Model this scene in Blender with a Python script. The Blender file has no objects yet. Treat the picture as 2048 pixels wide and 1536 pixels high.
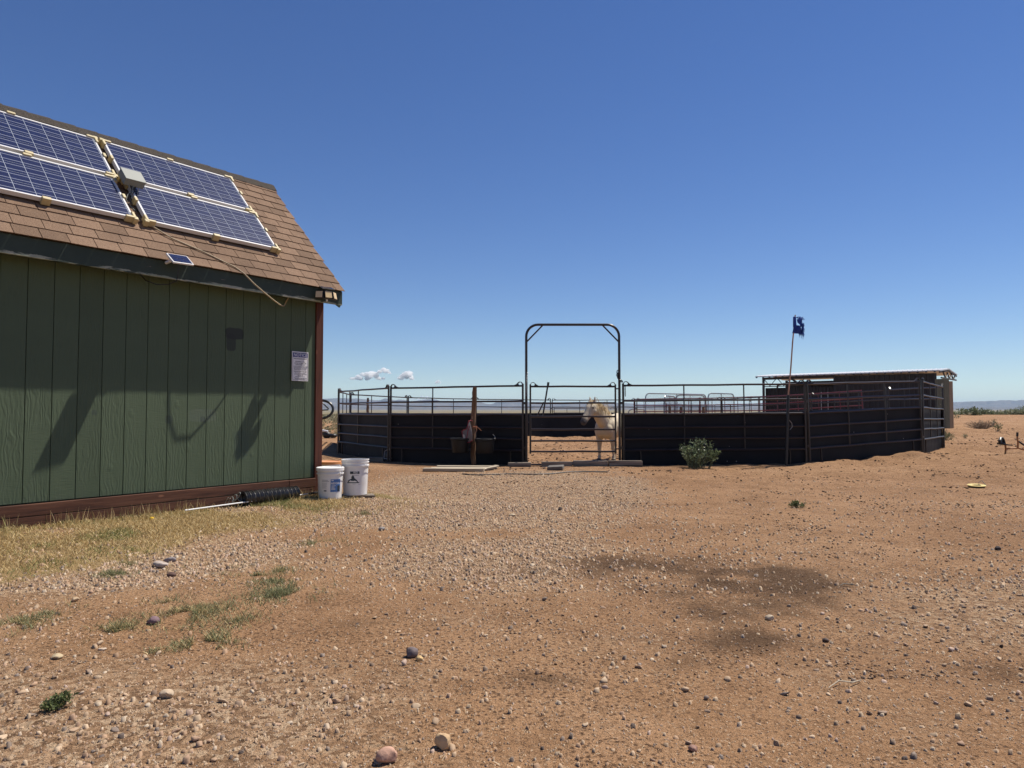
import bpy, bmesh, math, random
import numpy as np
from mathutils import Vector, Matrix, noise as mnoise

random.seed(7)
RNG = np.random.default_rng(11)
scene = bpy.context.scene
COL = scene.collection
R = math.radians

# ------------------------------------------------------------------ camera
EYE = 1.10
PITCH = R(2.30)
FPX = 1420.0                      # focal length in pixels of the 2048 wide photograph
cam_d = bpy.data.cameras.new('camera')
cam_d.sensor_width = 36.0
cam_d.lens = 36.0 * FPX / 2048.0
cam_d.clip_start = 0.05
cam_d.clip_end = 40000
cam = bpy.data.objects.new('camera', cam_d)
COL.objects.link(cam)
cam.location = (0, 0, EYE)
cam.rotation_euler = (R(90) + PITCH, 0, 0)
scene.camera = cam

# ------------------------------------------------------------------ sun and sky
SUN_AZ = math.atan2(0.466, 0.287)  # from +Y (ahead) towards +X (right)
SUN_EL = R(61.3)
world = bpy.data.worlds.new("World")
scene.world = world
world.use_nodes = True
wn = world.node_tree
bg = wn.nodes['Background']
sky = wn.nodes.new('ShaderNodeTexSky')
sky.sky_type = 'NISHITA'
sky.sun_disc = False
sky.sun_elevation = SUN_EL
sky.sun_rotation = SUN_AZ
sky.altitude = 1300
sky.air_density = 1.0
sky.dust_density = 0.0
sky.ozone_density = 3.0
hs_ = wn.nodes.new('ShaderNodeHueSaturation')
hs_.inputs['Saturation'].default_value = 1.20
hs_.inputs['Hue'].default_value = 0.512
wn.links.new(sky.outputs[0], hs_.inputs['Color'])
wn.links.new(hs_.outputs[0], bg.inputs[0])
bg.inputs[1].default_value = 0.076

sun_d = bpy.data.lights.new('sun', 'SUN')
sun_d.energy = 5.0
sun_d.angle = R(0.53)
sun_d.color = (1.0, 0.93, 0.82)
sun = bpy.data.objects.new('sun', sun_d)
COL.objects.link(sun)
SUN_DIR = Vector((math.sin(SUN_AZ) * math.cos(SUN_EL), math.cos(SUN_AZ) * math.cos(SUN_EL), math.sin(SUN_EL)))
sun.rotation_euler = (-SUN_DIR).to_track_quat('-Z', 'Y').to_euler()
sun.location = (20, 10, 40)

scene.view_settings.view_transform = 'Standard'
scene.view_settings.look = 'None'
scene.view_settings.exposure = 0.42
scene.view_settings.gamma = 1.0
scene.view_settings.use_curve_mapping = False
scene.cycles.max_bounces = 6
scene.cycles.volume_bounces = 5
scene.cycles.use_denoising = True


# ------------------------------------------------------------------ helpers
def at(x, y, Y):
    """point at distance Y ahead that shows at pixel x, y of the photograph"""
    c, s = math.cos(PITCH), math.sin(PITCH)
    a, b = (x - 1024) / FPX, (768 - y) / FPX
    d = Vector((a, c - s * b, s + c * b))
    return Vector((0, 0, EYE)) + d * (Y / d.y)


def on_ground(x, y, z=0.0):
    c, s = math.cos(PITCH), math.sin(PITCH)
    a, b = (x - 1024) / FPX, (768 - y) / FPX
    d = Vector((a, c - s * b, s + c * b))
    return Vector((0, 0, EYE)) + d * ((z - EYE) / d.z)


MATS = {}


class NT:
    def __init__(self, name):
        self.m = bpy.data.materials.new(name)
        self.m.use_nodes = True
        self.t = self.m.node_tree
        self.t.nodes.clear()
        self.out = self.t.nodes.new('ShaderNodeOutputMaterial')

    def n(self, typ, ins=None, **kw):
        nd = self.t.nodes.new(typ)
        for k, v in kw.items():
            setattr(nd, k, v)
        if ins:
            for k, v in ins.items():
                if isinstance(v, bpy.types.NodeSocket):
                    self.t.links.new(v, nd.inputs[k])
                else:
                    nd.inputs[k].default_value = v
        return nd

    def math(self, op, a, b=0.5, c=None):
        i = {0: a, 1: b}
        if c is not None:
            i[2] = c
        return self.n('ShaderNodeMath', i, operation=op).outputs[0]

    def mix(self, f, a, b, blend='MIX'):
        nd = self.n('ShaderNodeMix', None, data_type='RGBA', blend_type=blend)
        for k, v in ((0, f), (6, a), (7, b)):
            if isinstance(v, bpy.types.NodeSocket):
                self.t.links.new(v, nd.inputs[k])
            elif k == 0:
                nd.inputs[k].default_value = v
            else:
                nd.inputs[k].default_value = (*v, 1) if len(v) == 3 else v
        return nd.outputs[2]

    def ramp(self, f, stops):
        nd = self.n('ShaderNodeValToRGB', {0: f})
        e = nd.color_ramp.elements
        while len(e) < len(stops):
            e.new(0.5)
        for el, (p, c) in zip(e, stops):
            el.position = p
            el.color = (*c, 1) if len(c) == 3 else c
        return nd.outputs[0]

    def step(self, f, lo, hi):
        nd = self.n('ShaderNodeMapRange', {0: f, 1: lo, 2: hi, 3: 0.0, 4: 1.0}, interpolation_type='SMOOTHSTEP')
        return nd.outputs[0]

    def coord(self, which='Object', scale=None):
        o = self.n('ShaderNodeTexCoord').outputs[which]
        if scale:
            o = self.n('ShaderNodeMapping', {0: o, 3: scale}).outputs[0]
        return o

    def noise(self, vec, scale, detail=3, rough=0.55, dist=0.0, out=0):
        return self.n('ShaderNodeTexNoise', {'Vector': vec, 'Scale': scale, 'Detail': detail, 'Roughness': rough,
                                             'Distortion': dist}).outputs[out]

    def bump(self, h, strength=0.3, dist=0.02, prev=None):
        i = {'Height': h, 'Strength': strength, 'Distance': dist}
        if prev is not None:
            i['Normal'] = prev
        return self.n('ShaderNodeBump', i).outputs[0]

    def done(self, color, rough=0.8, normal=None, metal=0.0, spec=0.5, coat=0.0, trans=None, **kw):
        i = {'Base Color': color if isinstance(color, bpy.types.NodeSocket) else (*color, 1), 'Roughness': rough,
             'Metallic': metal, 'Specular IOR Level': spec, 'Coat Weight': coat}
        i.update(kw)
        if normal is not None:
            i['Normal'] = normal
        p = self.n('ShaderNodeBsdfPrincipled', i)
        sh = p.outputs[0]
        if trans:
            tr = self.n('ShaderNodeBsdfTranslucent', {0: color if isinstance(color, bpy.types.NodeSocket) else (*color, 1)})
            sh = self.n('ShaderNodeMixShader', {0: trans, 1: sh, 2: tr.outputs[0]}).outputs[0]
        self.t.links.new(sh, self.out.inputs[0])
        return self.m


def simple(name, col, rough=0.7, var=0.15, scale=6.0, bump=0.15, bdist=0.004, metal=0.0, spec=0.5, coat=0.0, obj_var=0.0, dirt=None, bscale=40, trans=None):
    t = NT(name)
    v = t.coord()
    f = t.noise(v, scale, 4)
    a = tuple(c * (1 - var) for c in col)
    b = tuple(min(1, c * (1 + var)) for c in col)
    c = t.ramp(f, [(0.3, a), (0.7, b)])
    if dirt:
        c = t.mix(t.math('MULTIPLY', t.step(t.noise(v, scale * 0.7, 5), 0.5, 0.75), 0.7), c, dirt)
    if obj_var:
        r = t.n('ShaderNodeObjectInfo').outputs['Random']
        h = t.n('ShaderNodeHueSaturation', {'Value': t.n('ShaderNodeMapRange', {0: r, 3: 1 - obj_var, 4: 1 + obj_var}).outputs[0], 'Color': c})
        c = h.outputs[0]
    nm = t.bump(t.noise(v, bscale, 3), bump, bdist) if bump else None
    return t.done(c, rough, nm, metal, spec, coat, trans)


class MB:
    """collects pieces of geometry into ONE mesh object"""

    def __init__(self):
        self.v = []
        self.f = []

    def add(self, vs, fs):
        o = len(self.v)
        self.v += [tuple(p) for p in vs]
        self.f += [tuple(i + o for i in f) for f in fs]
        return self

    def box(self, c, s, M=None):
        x, y, z = s[0] / 2, s[1] / 2, s[2] / 2
        vs = [Vector((a * x, b * y, d * z)) for d in (-1, 1) for b in (-1, 1) for a in (-1, 1)]
        if M is not None:
            vs = [M @ p for p in vs]
        c = Vector(c)
        return self.add([p + c for p in vs], [(0, 2, 3, 1), (4, 5, 7, 6), (0, 1, 5, 4), (2, 6, 7, 3), (1, 3, 7, 5), (0, 4, 6, 2)])

    def tube(self, pts, r, n=8, closed=False, cap=True):
        pts = [Vector(p) for p in pts]
        rs = r if isinstance(r, (list, tuple)) else [r] * len(pts)
        m = len(pts)
        rings = []
        ref = None
        for i, p in enumerate(pts):
            if closed:
                t = pts[(i + 1) % m] - pts[i - 1]
            else:
                t = pts[min(i + 1, m - 1)] - pts[max(i - 1, 0)]
            t.normalize()
            if ref is None:
                ref = Vector((0, 0, 1)) if abs(t.z) < 0.9 else Vector((1, 0, 0))
            a = ref - t * ref.dot(t)
            if a.length < 1e-5:
                a = t.orthogonal()
            a.normalize()
            ref = a
            b = t.cross(a)
            rings.append([p + (a * math.cos(2 * math.pi * k / n) + b * math.sin(2 * math.pi * k / n)) * rs[i] for k in range(n)])
        vs = [q for ring in rings for q in ring]
        fs = []
        for i in range(m if closed else m - 1):
            j = (i + 1) % m
            for k in range(n):
                fs.append((i * n + k, i * n + (k + 1) % n, j * n + (k + 1) % n, j * n + k))
        if cap and not closed:
            fs.append(tuple(range(n - 1, -1, -1)))
            fs.append(tuple((m - 1) * n + k for k in range(n)))
        return self.add(vs, fs)

    def lathe(self, prof, c=(0, 0, 0), n=28, close_bottom=True, close_top=False, wob=0.0):
        c = Vector(c)
        vs, fs = [], []
        for (r, z) in prof:
            for k in range(n):
                a = 2 * math.pi * k / n
                vs.append(c + Vector((r * math.cos(a), r * math.sin(a), z)))
        for i in range(len(prof) - 1):
            for k in range(n):
                fs.append((i * n + k, i * n + (k + 1) % n, (i + 1) * n + (k + 1) % n, (i + 1) * n + k))
        if close_bottom:
            fs.append(tuple(range(n - 1, -1, -1)))
        if close_top:
            fs.append(tuple((len(prof) - 1) * n + k for k in range(n)))
        return self.add(vs, fs)

    def strip(self, pts, w, side, th=0.004):
        """flat bar along pts, width w along side, thickness th"""
        side = Vector(side).normalized() * (w / 2)
        pts = [Vector(p) for p in pts]
        m = len(pts)
        vs, fs = [], []
        for i, p in enumerate(pts):
            t = (pts[min(i + 1, m - 1)] - pts[max(i - 1, 0)]).normalized()
            nn = t.cross(side).normalized() * (th / 2)
            vs += [p - side - nn, p + side - nn, p + side + nn, p - side + nn]
        for i in range(m - 1):
            for k in range(4):
                fs.append((i * 4 + k, i * 4 + (k + 1) % 4, (i + 1) * 4 + (k + 1) % 4, (i + 1) * 4 + k))
        fs.append((3, 2, 1, 0))
        fs.append(tuple((m - 1) * 4 + k for k in range(4)))
        return self.add(vs, fs)

    def build(self, name, mat, parent=None, smooth=False, label=None, kind=None, bevel=0.0, angle=40):
        me = bpy.data.meshes.new(name)
        me.from_pydata(self.v, [], self.f)
        me.update()
        return link_mesh(name, me, mat, parent, smooth, label, kind, bevel, angle)


def link_mesh(name, me, mat, parent=None, smooth=False, label=None, kind=None, bevel=0.0, angle=40):
    if mat:
        me.materials.append(mat)
    if smooth:
        me.polygons.foreach_set('use_smooth', [True] * len(me.polygons))
        try:
            me.set_sharp_from_angle(angle=R(angle))
        except Exception:
            pass
    o = bpy.data.objects.new(name, me)
    COL.objects.link(o)
    if parent:
        o.parent = parent
    if label:
        o['label'] = label
    if kind:
        o['kind'] = kind
    if bevel:
        b = o.modifiers.new('bevel', 'BEVEL')
        b.width = bevel
        b.segments = 2
        b.limit_method = 'ANGLE'
        b.angle_limit = R(35)
    return o


def np_mesh(name, V, F, colors=None):
    """fast mesh from arrays; F (n, k) equal sided faces, colours per vertex"""
    me = bpy.data.meshes.new(name)
    V = np.ascontiguousarray(V, dtype=np.float32)
    F = np.ascontiguousarray(F, dtype=np.int32)
    me.vertices.add(len(V))
    me.vertices.foreach_set('co', V.ravel())
    me.loops.add(F.size)
    me.loops.foreach_set('vertex_index', F.ravel())
    me.polygons.add(len(F))
    me.polygons.foreach_set('loop_start', np.arange(0, F.size, F.shape[1], dtype=np.int32))
    me.update(calc_edges=True)
    me.validate()
    if colors is not None:
        a = me.color_attributes.new('Col', 'FLOAT_COLOR', 'POINT')
        c = np.ones((len(V), 4), dtype=np.float32)
        c[:, :3] = colors
        a.data.foreach_set('color', c.ravel())
    return me


def thing(name, label, cat, loc=(0, 0, 0), rot=(0, 0, 0), group=None):
    o = bpy.data.objects.new(name, None)
    COL.objects.link(o)
    o.empty_display_size = 0.1
    o.location = loc
    o.rotation_euler = rot
    return tag(o, label, cat, group)


def tag(o, label, cat, group=None):
    o['label'] = label
    o['category'] = cat
    if group:
        o['group'] = group
    return o


def text_mesh(s, size, align='CENTER', extrude=0.0, bold=0.0):
    cu = bpy.data.curves.new('lettering', 'FONT')
    cu.body = s
    cu.size = size
    cu.align_x = align
    cu.align_y = 'CENTER'
    cu.extrude = extrude
    cu.offset = bold
    cu.resolution_u = 3
    ob = bpy.data.objects.new('lettering', cu)
    COL.objects.link(ob)
    dg = bpy.context.evaluated_depsgraph_get()
    me = bpy.data.meshes.new_from_object(ob.evaluated_get(dg))
    bpy.data.objects.remove(ob)
    bpy.data.curves.remove(cu)
    me.name = 'lettering'
    me.materials.clear()
    return me


# ------------------------------------------------------------------ noise for numpy
def _hash(ix, iy, seed):
    h = (ix.astype(np.int64) * 374761393 + iy.astype(np.int64) * 668265263 + seed * 1442695041) & 0xffffffff
    h = ((h ^ (h >> 13)) * 1274126177) & 0xffffffff
    h = h ^ (h >> 16)
    return (h & 0xffff) / 65535.0


def vnoise(x, y, s, seed=0):
    x = np.asarray(x, float) / s
    y = np.asarray(y, float) / s
    ix, iy = np.floor(x), np.floor(y)
    fx, fy = x - ix, y - iy
    fx, fy = fx * fx * (3 - 2 * fx), fy * fy * (3 - 2 * fy)
    a, b = _hash(ix, iy, seed), _hash(ix + 1, iy, seed)
    c, d = _hash(ix, iy + 1, seed), _hash(ix + 1, iy + 1, seed)
    return (a * (1 - fx) + b * fx) * (1 - fy) + (c * (1 - fx) + d * fx) * fy - 0.5


def fbm(x, y, s, seed=0, octs=4):
    v, a = 0, 1.0
    for k in range(octs):
        ca, sa = math.cos(k * 1.1), math.sin(k * 1.1)
        v = v + a * vnoise(x * ca - y * sa, x * sa + y * ca, s, seed + k * 17)
        s *= 0.5
        a *= 0.5
    return v


def sstep(v, lo, hi):
    t = np.clip((np.asarray(v, float) - lo) / (hi - lo), 0, 1)
    return t * t * (3 - 2 * t)


# ------------------------------------------------------------------ where the main things stand
SH_A = math.atan((2064 - 1024) / math.hypot(FPX, 57))     # the long wall runs away to the right
WD = Vector((math.sin(SH_A), math.cos(SH_A), 0))           # along the wall, away from the camera
WN = Vector((math.cos(SH_A), -math.sin(SH_A), 0))          # out of the wall
P0 = Vector((-2.3254, 8.6, 0))                             # foot of the near right corner
PEN = [(2.3, 14.9), (6.2, 14.9), (9.65, 16.7), (11.9, 19.6), (12.5, 23.6), (11.5, 27.3), (8.9, 30.1), (5.6, 32.1),
       (1.79, 32.4), (-1.6, 30.2), (-3.97, 27.0), (-5.36, 23.5), (-4.72, 19.3), (-2.8, 16.2), (0.27, 14.9)]


def tz_smooth(x, y):
    x = np.asarray(x, float)
    y = np.asarray(y, float)
    nd = (x - P0.x) * WN.x + (y - P0.y) * WN.y
    u = (x - P0.x) * WD.x + (y - P0.y) * WD.y
    z = 0.10 * sstep(-nd, -1.5, -0.15) * sstep(-u, -1.2, -0.1)
    q = x / np.maximum(y, 1)
    rise = sstep(q, 0.30, 0.60) * np.clip((y - 13.0) * 0.0205, 0, 0.86) * sstep(-y, -140, -62)
    z = z + rise
    z = z + 0.17 * np.exp(-(((x - 8.95) / 0.75) ** 2 + ((y - 15.75) / 0.34) ** 2))
    z = z + 0.09 * np.exp(-(((x - 6.95) / 0.6) ** 2 + ((y - 14.9) / 0.35) ** 2))
    z = z + 0.10 * np.exp(-(((x - 9.9) / 0.9) ** 2 + ((y - 16.6) / 0.6) ** 2))
    z = z - 0.05 * np.exp(-(((x + 1.9) / 1.5) ** 2 + ((y - 15.3) / 0.8) ** 2))
    z = z + 0.28 * np.exp(-(((x + 6.6) / 1.3) ** 2 + ((y - 22.0) / 1.2) ** 2))
    z = z + 0.16 * np.exp(-((y - 27.5 - 0.12 * (x - 15)) / 1.0) ** 2) * sstep(q, 0.50, 0.60)
    far = sstep(y, 300, 4000)
    z = z + 15 * far
    return z


def in_pen(x, y):
    cx, cy, r = 3.4, 23.6, 8.7
    return sstep(-np.hypot(np.asarray(x, float) - cx, np.asarray(y, float) - cy), -r, -r + 0.5)


def tz(x, y):
    x = np.asarray(x, float)
    y = np.asarray(y, float)
    z = tz_smooth(x, y)
    near = sstep(-y, -400, -120)
    churn = np.clip(in_pen(x, y) + 0.7 * sstep(x / np.maximum(y, 1), 0.12, 0.42) * sstep(y, 8, 13), 0, 1)
    z = z + near * (0.030 * fbm(x, y, 1.7, 1, 3) + 0.012 * fbm(x, y, 0.33, 5, 3))
    z = z + near * churn * (0.10 * fbm(x, y, 0.42, 9, 3) + 0.05 * fbm(x, y, 0.19, 13, 2))
    z = z + sstep(y, 35, 60) * near * 0.25 * fbm(x, y, 9.0, 21, 3)
    # wheel ruts coming down the drive
    return z


def tzf(x, y):
    return float(tz(np.array([x]), np.array([y]))[0])


def tzs(x, y):
    return float(tz_smooth(np.array([x]), np.array([y]))[0])


# ------------------------------------------------------------------ ground
def zones(x, y):
    """stain, gravel, straw"""
    nd = (x - P0.x) * WN.x + (y - P0.y) * WN.y
    u = (x - P0.x) * WD.x + (y - P0.y) * WD.y
    st = 0
    for (cx, cy, rx, ry, k) in ((1.6, 4.3, 1.7, 1.15, 0.42), (1.45, 4.95, 1.05, 0.80, 1.0), (1.9, 4.7, 0.9, 0.5, .8), (2.1, 4.6, 0.8, 0.34, 0.85), (1.0, 4.55, 0.6, 0.35, 0.6), (2.3, 5.5, 0.7, 0.25, .55),
                                (0.15, 2.95, 0.34, 0.14, 0.4), (0.62, 3.2, 0.34, 0.20, 0.7), (1.1, 3.45, 0.5, 0.3, .6), (1.75, 3.5, .25, .12, .8),
                                (-0.75, 3.7, 0.25, 0.2, .35), (2.2, 3.1, 0.4, 0.2, .35), (0.1, 4.9, .4, .3, .5)):
        st = np.maximum(st, k * np.exp(-(((x - cx) / rx) ** 2 + ((y - cy) / ry) ** 2) * 1.1))
    st = np.clip(st * (1.0 + 1.6 * fbm(x, y, 0.6, 31, 3)), 0, 1)
    # gravel: the band of the drive from the shed to the gate, thinner to the right
    band = 1.15 * sstep(-np.abs(x + 1.3 - np.clip(0.3 * (y - 5.5), 0, 1.3)), -2.7, -1.2) * sstep(y, 4.2, 5.2) * sstep(-y, -14.6, -12.0)
    near = sstep(-y, -5.6, -4.0)
    g = np.maximum(band, near * 0.50)
    mid = 0.50 * sstep(-x, -2.8, -0.8)
    g = np.maximum(g, mid * sstep(-y, -14, -9))
    g = np.maximum(g, 0.10 * sstep(-y, -13, -9))
    left = sstep(-x, 0.7, 1.6) * sstep(y, 3.6, 4.6) * 0.75
    g = np.maximum(g, left * sstep(-y, -9.5, -8))
    bare = np.exp(-(((x + 1.75) / 0.75) ** 2 + ((y - 4.15) / 0.65) ** 2))
    g = g * (1 - 0.8 * bare) * (1 - 0.85 * np.clip(st * 1.5, 0, 1))
    g = np.clip(g * (0.95 + 1.7 * fbm(x, y, 1.3, 41, 4)), 0, 1)
    s = sstep(-(nd - 0.65 * sstep(-u, 1.8, 3.3)), -1.45, -0.35) * sstep(-u, -1.0, -0.25) * sstep(nd, -0.25, -0.1)
    s = np.clip(s * (1.0 + 2.2 * fbm(x, y, 0.75, 51, 3)), 0, 1)
    return st, g, s


def graded(segments):
    out = []
    for a, b, st in segments:
        out += list(np.arange(a, b, st))
    return out


xs = graded([(-5.0, 5.2, 0.05), (5.2, 14, 0.10)])
v, st = 14.0, 0.12
while v < 9000:
    xs.append(v)
    v += st
    st *= 1.16
xs.append(9000)
l, v, st = [], -5.0, 0.07
while v > -9000:
    v -= st
    st *= 1.13
    l.append(max(v, -9000))
xs = np.array(l[::-1] + xs)
ys = graded([(1.6, 9, 0.042), (9, 20, 0.085), (20, 34, 0.10)])
v, st = 34.0, 0.2
while v < 9200:
    ys.append(v)
    v += st
    st *= 1.07
ys.append(9200)
l, v, st = [], 1.6, 0.06
while v > -60:
    v -= st
    st *= 1.25
    l.append(v)
ys = np.array(l[::-1] + ys)
GX, GY = np.meshgrid(xs, ys)
GZ = tz(GX, GY)
nx, ny = len(xs), len(ys)
idx = np.arange(nx * ny).reshape(ny, nx)
F = np.stack([idx[:-1, :-1], idx[:-1, 1:], idx[1:, 1:], idx[1:, :-1]], -1).reshape(-1, 4)
zs, zg, zw = zones(GX, GY)
me = np_mesh('ground', np.stack([GX, GY, GZ], -1).reshape(-1, 3), F, np.stack([zs, zg, zw], -1).reshape(-1, 3))

t = NT('red_sand')
P = t.coord()
zone = t.n('ShaderNodeAttribute', attribute_name='Col').outputs['Color']
zr, zgr, zst = t.n('ShaderNodeSeparateColor', {0: zone}).outputs[:3]
big = t.noise(P, 0.55, 4)
mid = t.noise(P, 3.2, 4)
fine = t.noise(P, 34, 4, 0.7)
grit = t.noise(P, 130, 2, 0.6)
base = t.ramp(big, [(0.3, (0.290, 0.163, 0.085)), (0.52, (0.360, 0.209, 0.111)), (0.72, (0.43, 0.262, 0.148))])
base = t.mix(t.math('MULTIPLY', t.step(mid, 0.42, 0.72), 0.45), base, (0.20, 0.105, 0.050))
base = t.mix(t.math('MULTIPLY', t.step(fine, 0.5, 0.75), 0.75), base, (0.110, 0.060, 0.031))
base = t.mix(t.math('MULTIPLY', t.step(fine, 0.45, 0.25), 0.40), base, (0.45, 0.285, 0.17))
# grains and dry bits
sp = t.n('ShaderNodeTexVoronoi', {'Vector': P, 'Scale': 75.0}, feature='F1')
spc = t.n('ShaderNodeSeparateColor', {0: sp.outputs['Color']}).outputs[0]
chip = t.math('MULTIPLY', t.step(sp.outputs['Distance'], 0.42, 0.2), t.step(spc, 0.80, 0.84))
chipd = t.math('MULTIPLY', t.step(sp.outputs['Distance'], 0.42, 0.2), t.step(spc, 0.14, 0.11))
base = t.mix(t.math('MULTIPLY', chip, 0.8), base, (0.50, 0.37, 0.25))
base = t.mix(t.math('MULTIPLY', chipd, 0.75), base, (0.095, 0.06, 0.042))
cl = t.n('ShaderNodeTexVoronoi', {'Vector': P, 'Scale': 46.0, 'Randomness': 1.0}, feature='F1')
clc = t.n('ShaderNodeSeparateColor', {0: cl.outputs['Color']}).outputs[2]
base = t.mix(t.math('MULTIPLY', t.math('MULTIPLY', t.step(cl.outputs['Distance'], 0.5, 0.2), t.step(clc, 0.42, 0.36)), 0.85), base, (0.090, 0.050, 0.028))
base = t.mix(t.math('MULTIPLY', t.math('MULTIPLY', t.step(cl.outputs['Distance'], 0.5, 0.2), t.step(clc, 0.74, 0.8)), 0.5), base, (0.43, 0.28, 0.17))
# gravel patches where single stones can no longer be told apart
gr = t.n('ShaderNodeTexVoronoi', {'Vector': P, 'Scale': 38.0}, feature='F1')
grc = t.n('ShaderNodeSeparateColor', {0: gr.outputs['Color']}).outputs[1]
gcol = t.ramp(grc, [(0.0, (0.07, 0.048, 0.033)), (0.32, (0.22, 0.14, 0.085)), (0.6, (0.42, 0.28, 0.17)), (0.85, (0.56, 0.43, 0.29))])
base = t.mix(t.math('MULTIPLY', t.step(t.math('ADD', zgr, t.math('MULTIPLY', mid, 0.35)), 0.45, 1.0), 0.55), base, gcol)
# straw thatch
base = t.mix(t.math('MULTIPLY', t.step(t.math('ADD', zst, t.math('MULTIPLY', t.noise(P, 7, 4), 0.5)), 0.45, 1.0), 0.75), base,
             t.ramp(t.noise(t.coord(scale=(30, 12, 30)), 3, 4, 0.7), [(0.3, (0.16, 0.11, 0.05)), (0.55, (0.36, 0.25, 0.11)), (0.75, (0.52, 0.38, 0.18))]))
# dark oily, damp stains of the drive
# streaks of pale dust left by wheels
stv = t.n('ShaderNodeMapping', {0: P, 2: (0, 0, R(39.7)), 3: (0.35, 3.4, 1)}, vector_type='POINT').outputs[0]
wheel = t.math('MULTIPLY', t.step(t.noise(stv, 1.0, 3, 0.5), 0.60, 0.74), t.step(t.n('ShaderNodeSeparateXYZ', {0: P}).outputs[0], 1.2, 2.6))
base = t.mix(t.math('MULTIPLY', wheel, 0.45), base, (0.42, 0.265, 0.15))
stn = t.step(t.math('ADD', zr, t.math('MULTIPLY', t.math('SUBTRACT', t.noise(P, 4.0, 6, 0.72), 0.5), 1.1)), 0.12, 0.85)
base = t.mix(t.math('MULTIPLY', stn, 0.82), base, (0.070, 0.041, 0.023))
# the scrub plain far off
sep = t.n('ShaderNodeSeparateXYZ', {0: P}).outputs
wide = t.noise(P, 0.012, 4)
scrub = t.ramp(t.noise(P, 0.22, 4, 0.7), [(0.38, (0.095, 0.085, 0.042)), (0.5, (0.19, 0.145, 0.075)), (0.62, (0.25, 0.175, 0.095))])
scrub = t.mix(t.step(wide, 0.45, 0.6), scrub, (0.19, 0.16, 0.085))
base = t.mix(t.step(sep[1], 55, 130), base, scrub)
h0 = t.bump(t.noise(P, 4.5, 4, 0.6), 0.6, 0.09)
h1 = t.bump(t.noise(P, 13, 5, 0.65), 0.8, 0.05, h0)
h2 = t.bump(t.noise(P, 48, 4, 0.7), 1.0, 0.030, h1)
h3 = t.bump(grit, 0.8, 0.006, h2)
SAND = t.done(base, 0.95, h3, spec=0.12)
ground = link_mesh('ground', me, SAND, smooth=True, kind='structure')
ground['label'] = 'red sandy ground with gravel and dark stains'


# ------------------------------------------------------------------ the mesas far off
def mesa(name, prof, D, deep, mat, seed):
    """prof: (pixel x, pixel y of the rim); a shelf with a cliff band and a talus slope, D metres off"""
    px = np.array([p[0] for p in prof], float)
    py = np.array([p[1] for p in prof], float)
    n = 520
    X = np.linspace(px[0], px[-1], n)
    top = np.interp(X, px, py)
    az = (X - 1024) / FPX
    rows = []
    rel = [(-0.55, 0.0), (-0.42, 0.16), (-0.30, 0.33), (-0.20, 0.50), (-0.12, 0.62), (-0.07, 0.70), (-0.045, 0.86), (-0.02, 0.97), (0.0, 1.0), (0.35, 1.0), (0.7, 0.6), (1.0, 0.0)]
    for k, (off, hh) in enumerate(rel):
        Y = D + off * deep + 190 * fbm(X * 3.0, np.full(n, k * 0.35), 90, seed, 5) * (1.0 if off < 0.3 else 0.3)
        H = np.maximum((825 - top) / FPX * D, 2)
        wig = 1 + 0.30 * fbm(X * 1.4, np.full(n, k * 6.0), 34, seed + 3, 4) * (1 if 0 < hh < 0.9 else 0.0) + (0.05 * fbm(X * 1.0, np.full(n, 3.0), 14, seed + 8, 3) if hh >= 0.9 else 0)
        Z = EYE - 1.5 + H * hh * wig + (-1.0 if hh == 0 else 0)
        rows.append(np.stack([az * Y, Y, Z], -1))
    V = np.concatenate(rows)
    i = np.arange(n * len(rel)).reshape(len(rel), n)
    F = np.stack([i[:-1, :-1], i[:-1, 1:], i[1:, 1:], i[1:, :-1]], -1).reshape(-1, 4)
    o = link_mesh(name, np_mesh(name, V, F), mat, kind='structure')
    return o


t = NT('mesa_rock')
P = t.coord()
c = t.ramp(t.noise(t.coord(scale=(1, 1, 5)), 0.006, 6, 0.7), [(0.3, (0.07, 0.055, 0.045)), (0.5, (0.12, 0.09, 0.07)), (0.7, (0.18, 0.135, 0.105))])
c = t.mix(t.step(t.noise(P, 0.03, 4), 0.5, 0.7), c, (0.10, 0.085, 0.06))
MESA = t.done(c, 0.95, t.bump(t.noise(t.coord(scale=(1, 1, 2)), 0.02, 5, 0.7), 1.0, 25), spec=0.1)
m1 = mesa('mountains', [(250, 803), (520, 797), (645, 796.5), (690, 796), (740, 799), (762, 800), (768, 797), (778, 798), (790, 800.5), (800, 799), (812, 800), (822, 802), (838, 800), (850, 798.5), (872, 798.5),
                        (880, 802), (900, 803), (930, 803.5), (960, 804), (972, 806.5), (984, 807.5), (992, 804), (1003, 802), (1040, 803), (1100, 805), (1150, 805), (1190, 806), (1245, 805),
                        (1262, 806), (1300, 808), (1330, 806), (1380, 808), (1460, 809), (1560, 806), (1700, 806), (1880, 805), (1960, 802), (2048, 799.5), (2200, 797), (2400, 799), (2700, 803)], 5200, 1500, MESA, 3)
m1['label'] = 'long line of blue mesas along the horizon'
m2 = mesa('hills', [(250, 816), (500, 812), (645, 811), (720, 812), (800, 814), (880, 812), (960, 815), (1040, 812), (1120, 814), (1200, 811), (1260, 812), (1330, 814), (1420, 816), (1500, 814), (1700, 815), (1900, 816), (2048, 813), (2300, 812), (2700, 815)], 3900, 900, MESA, 15)
m2['label'] = 'lower foothills in front of the blue mesas'

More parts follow.
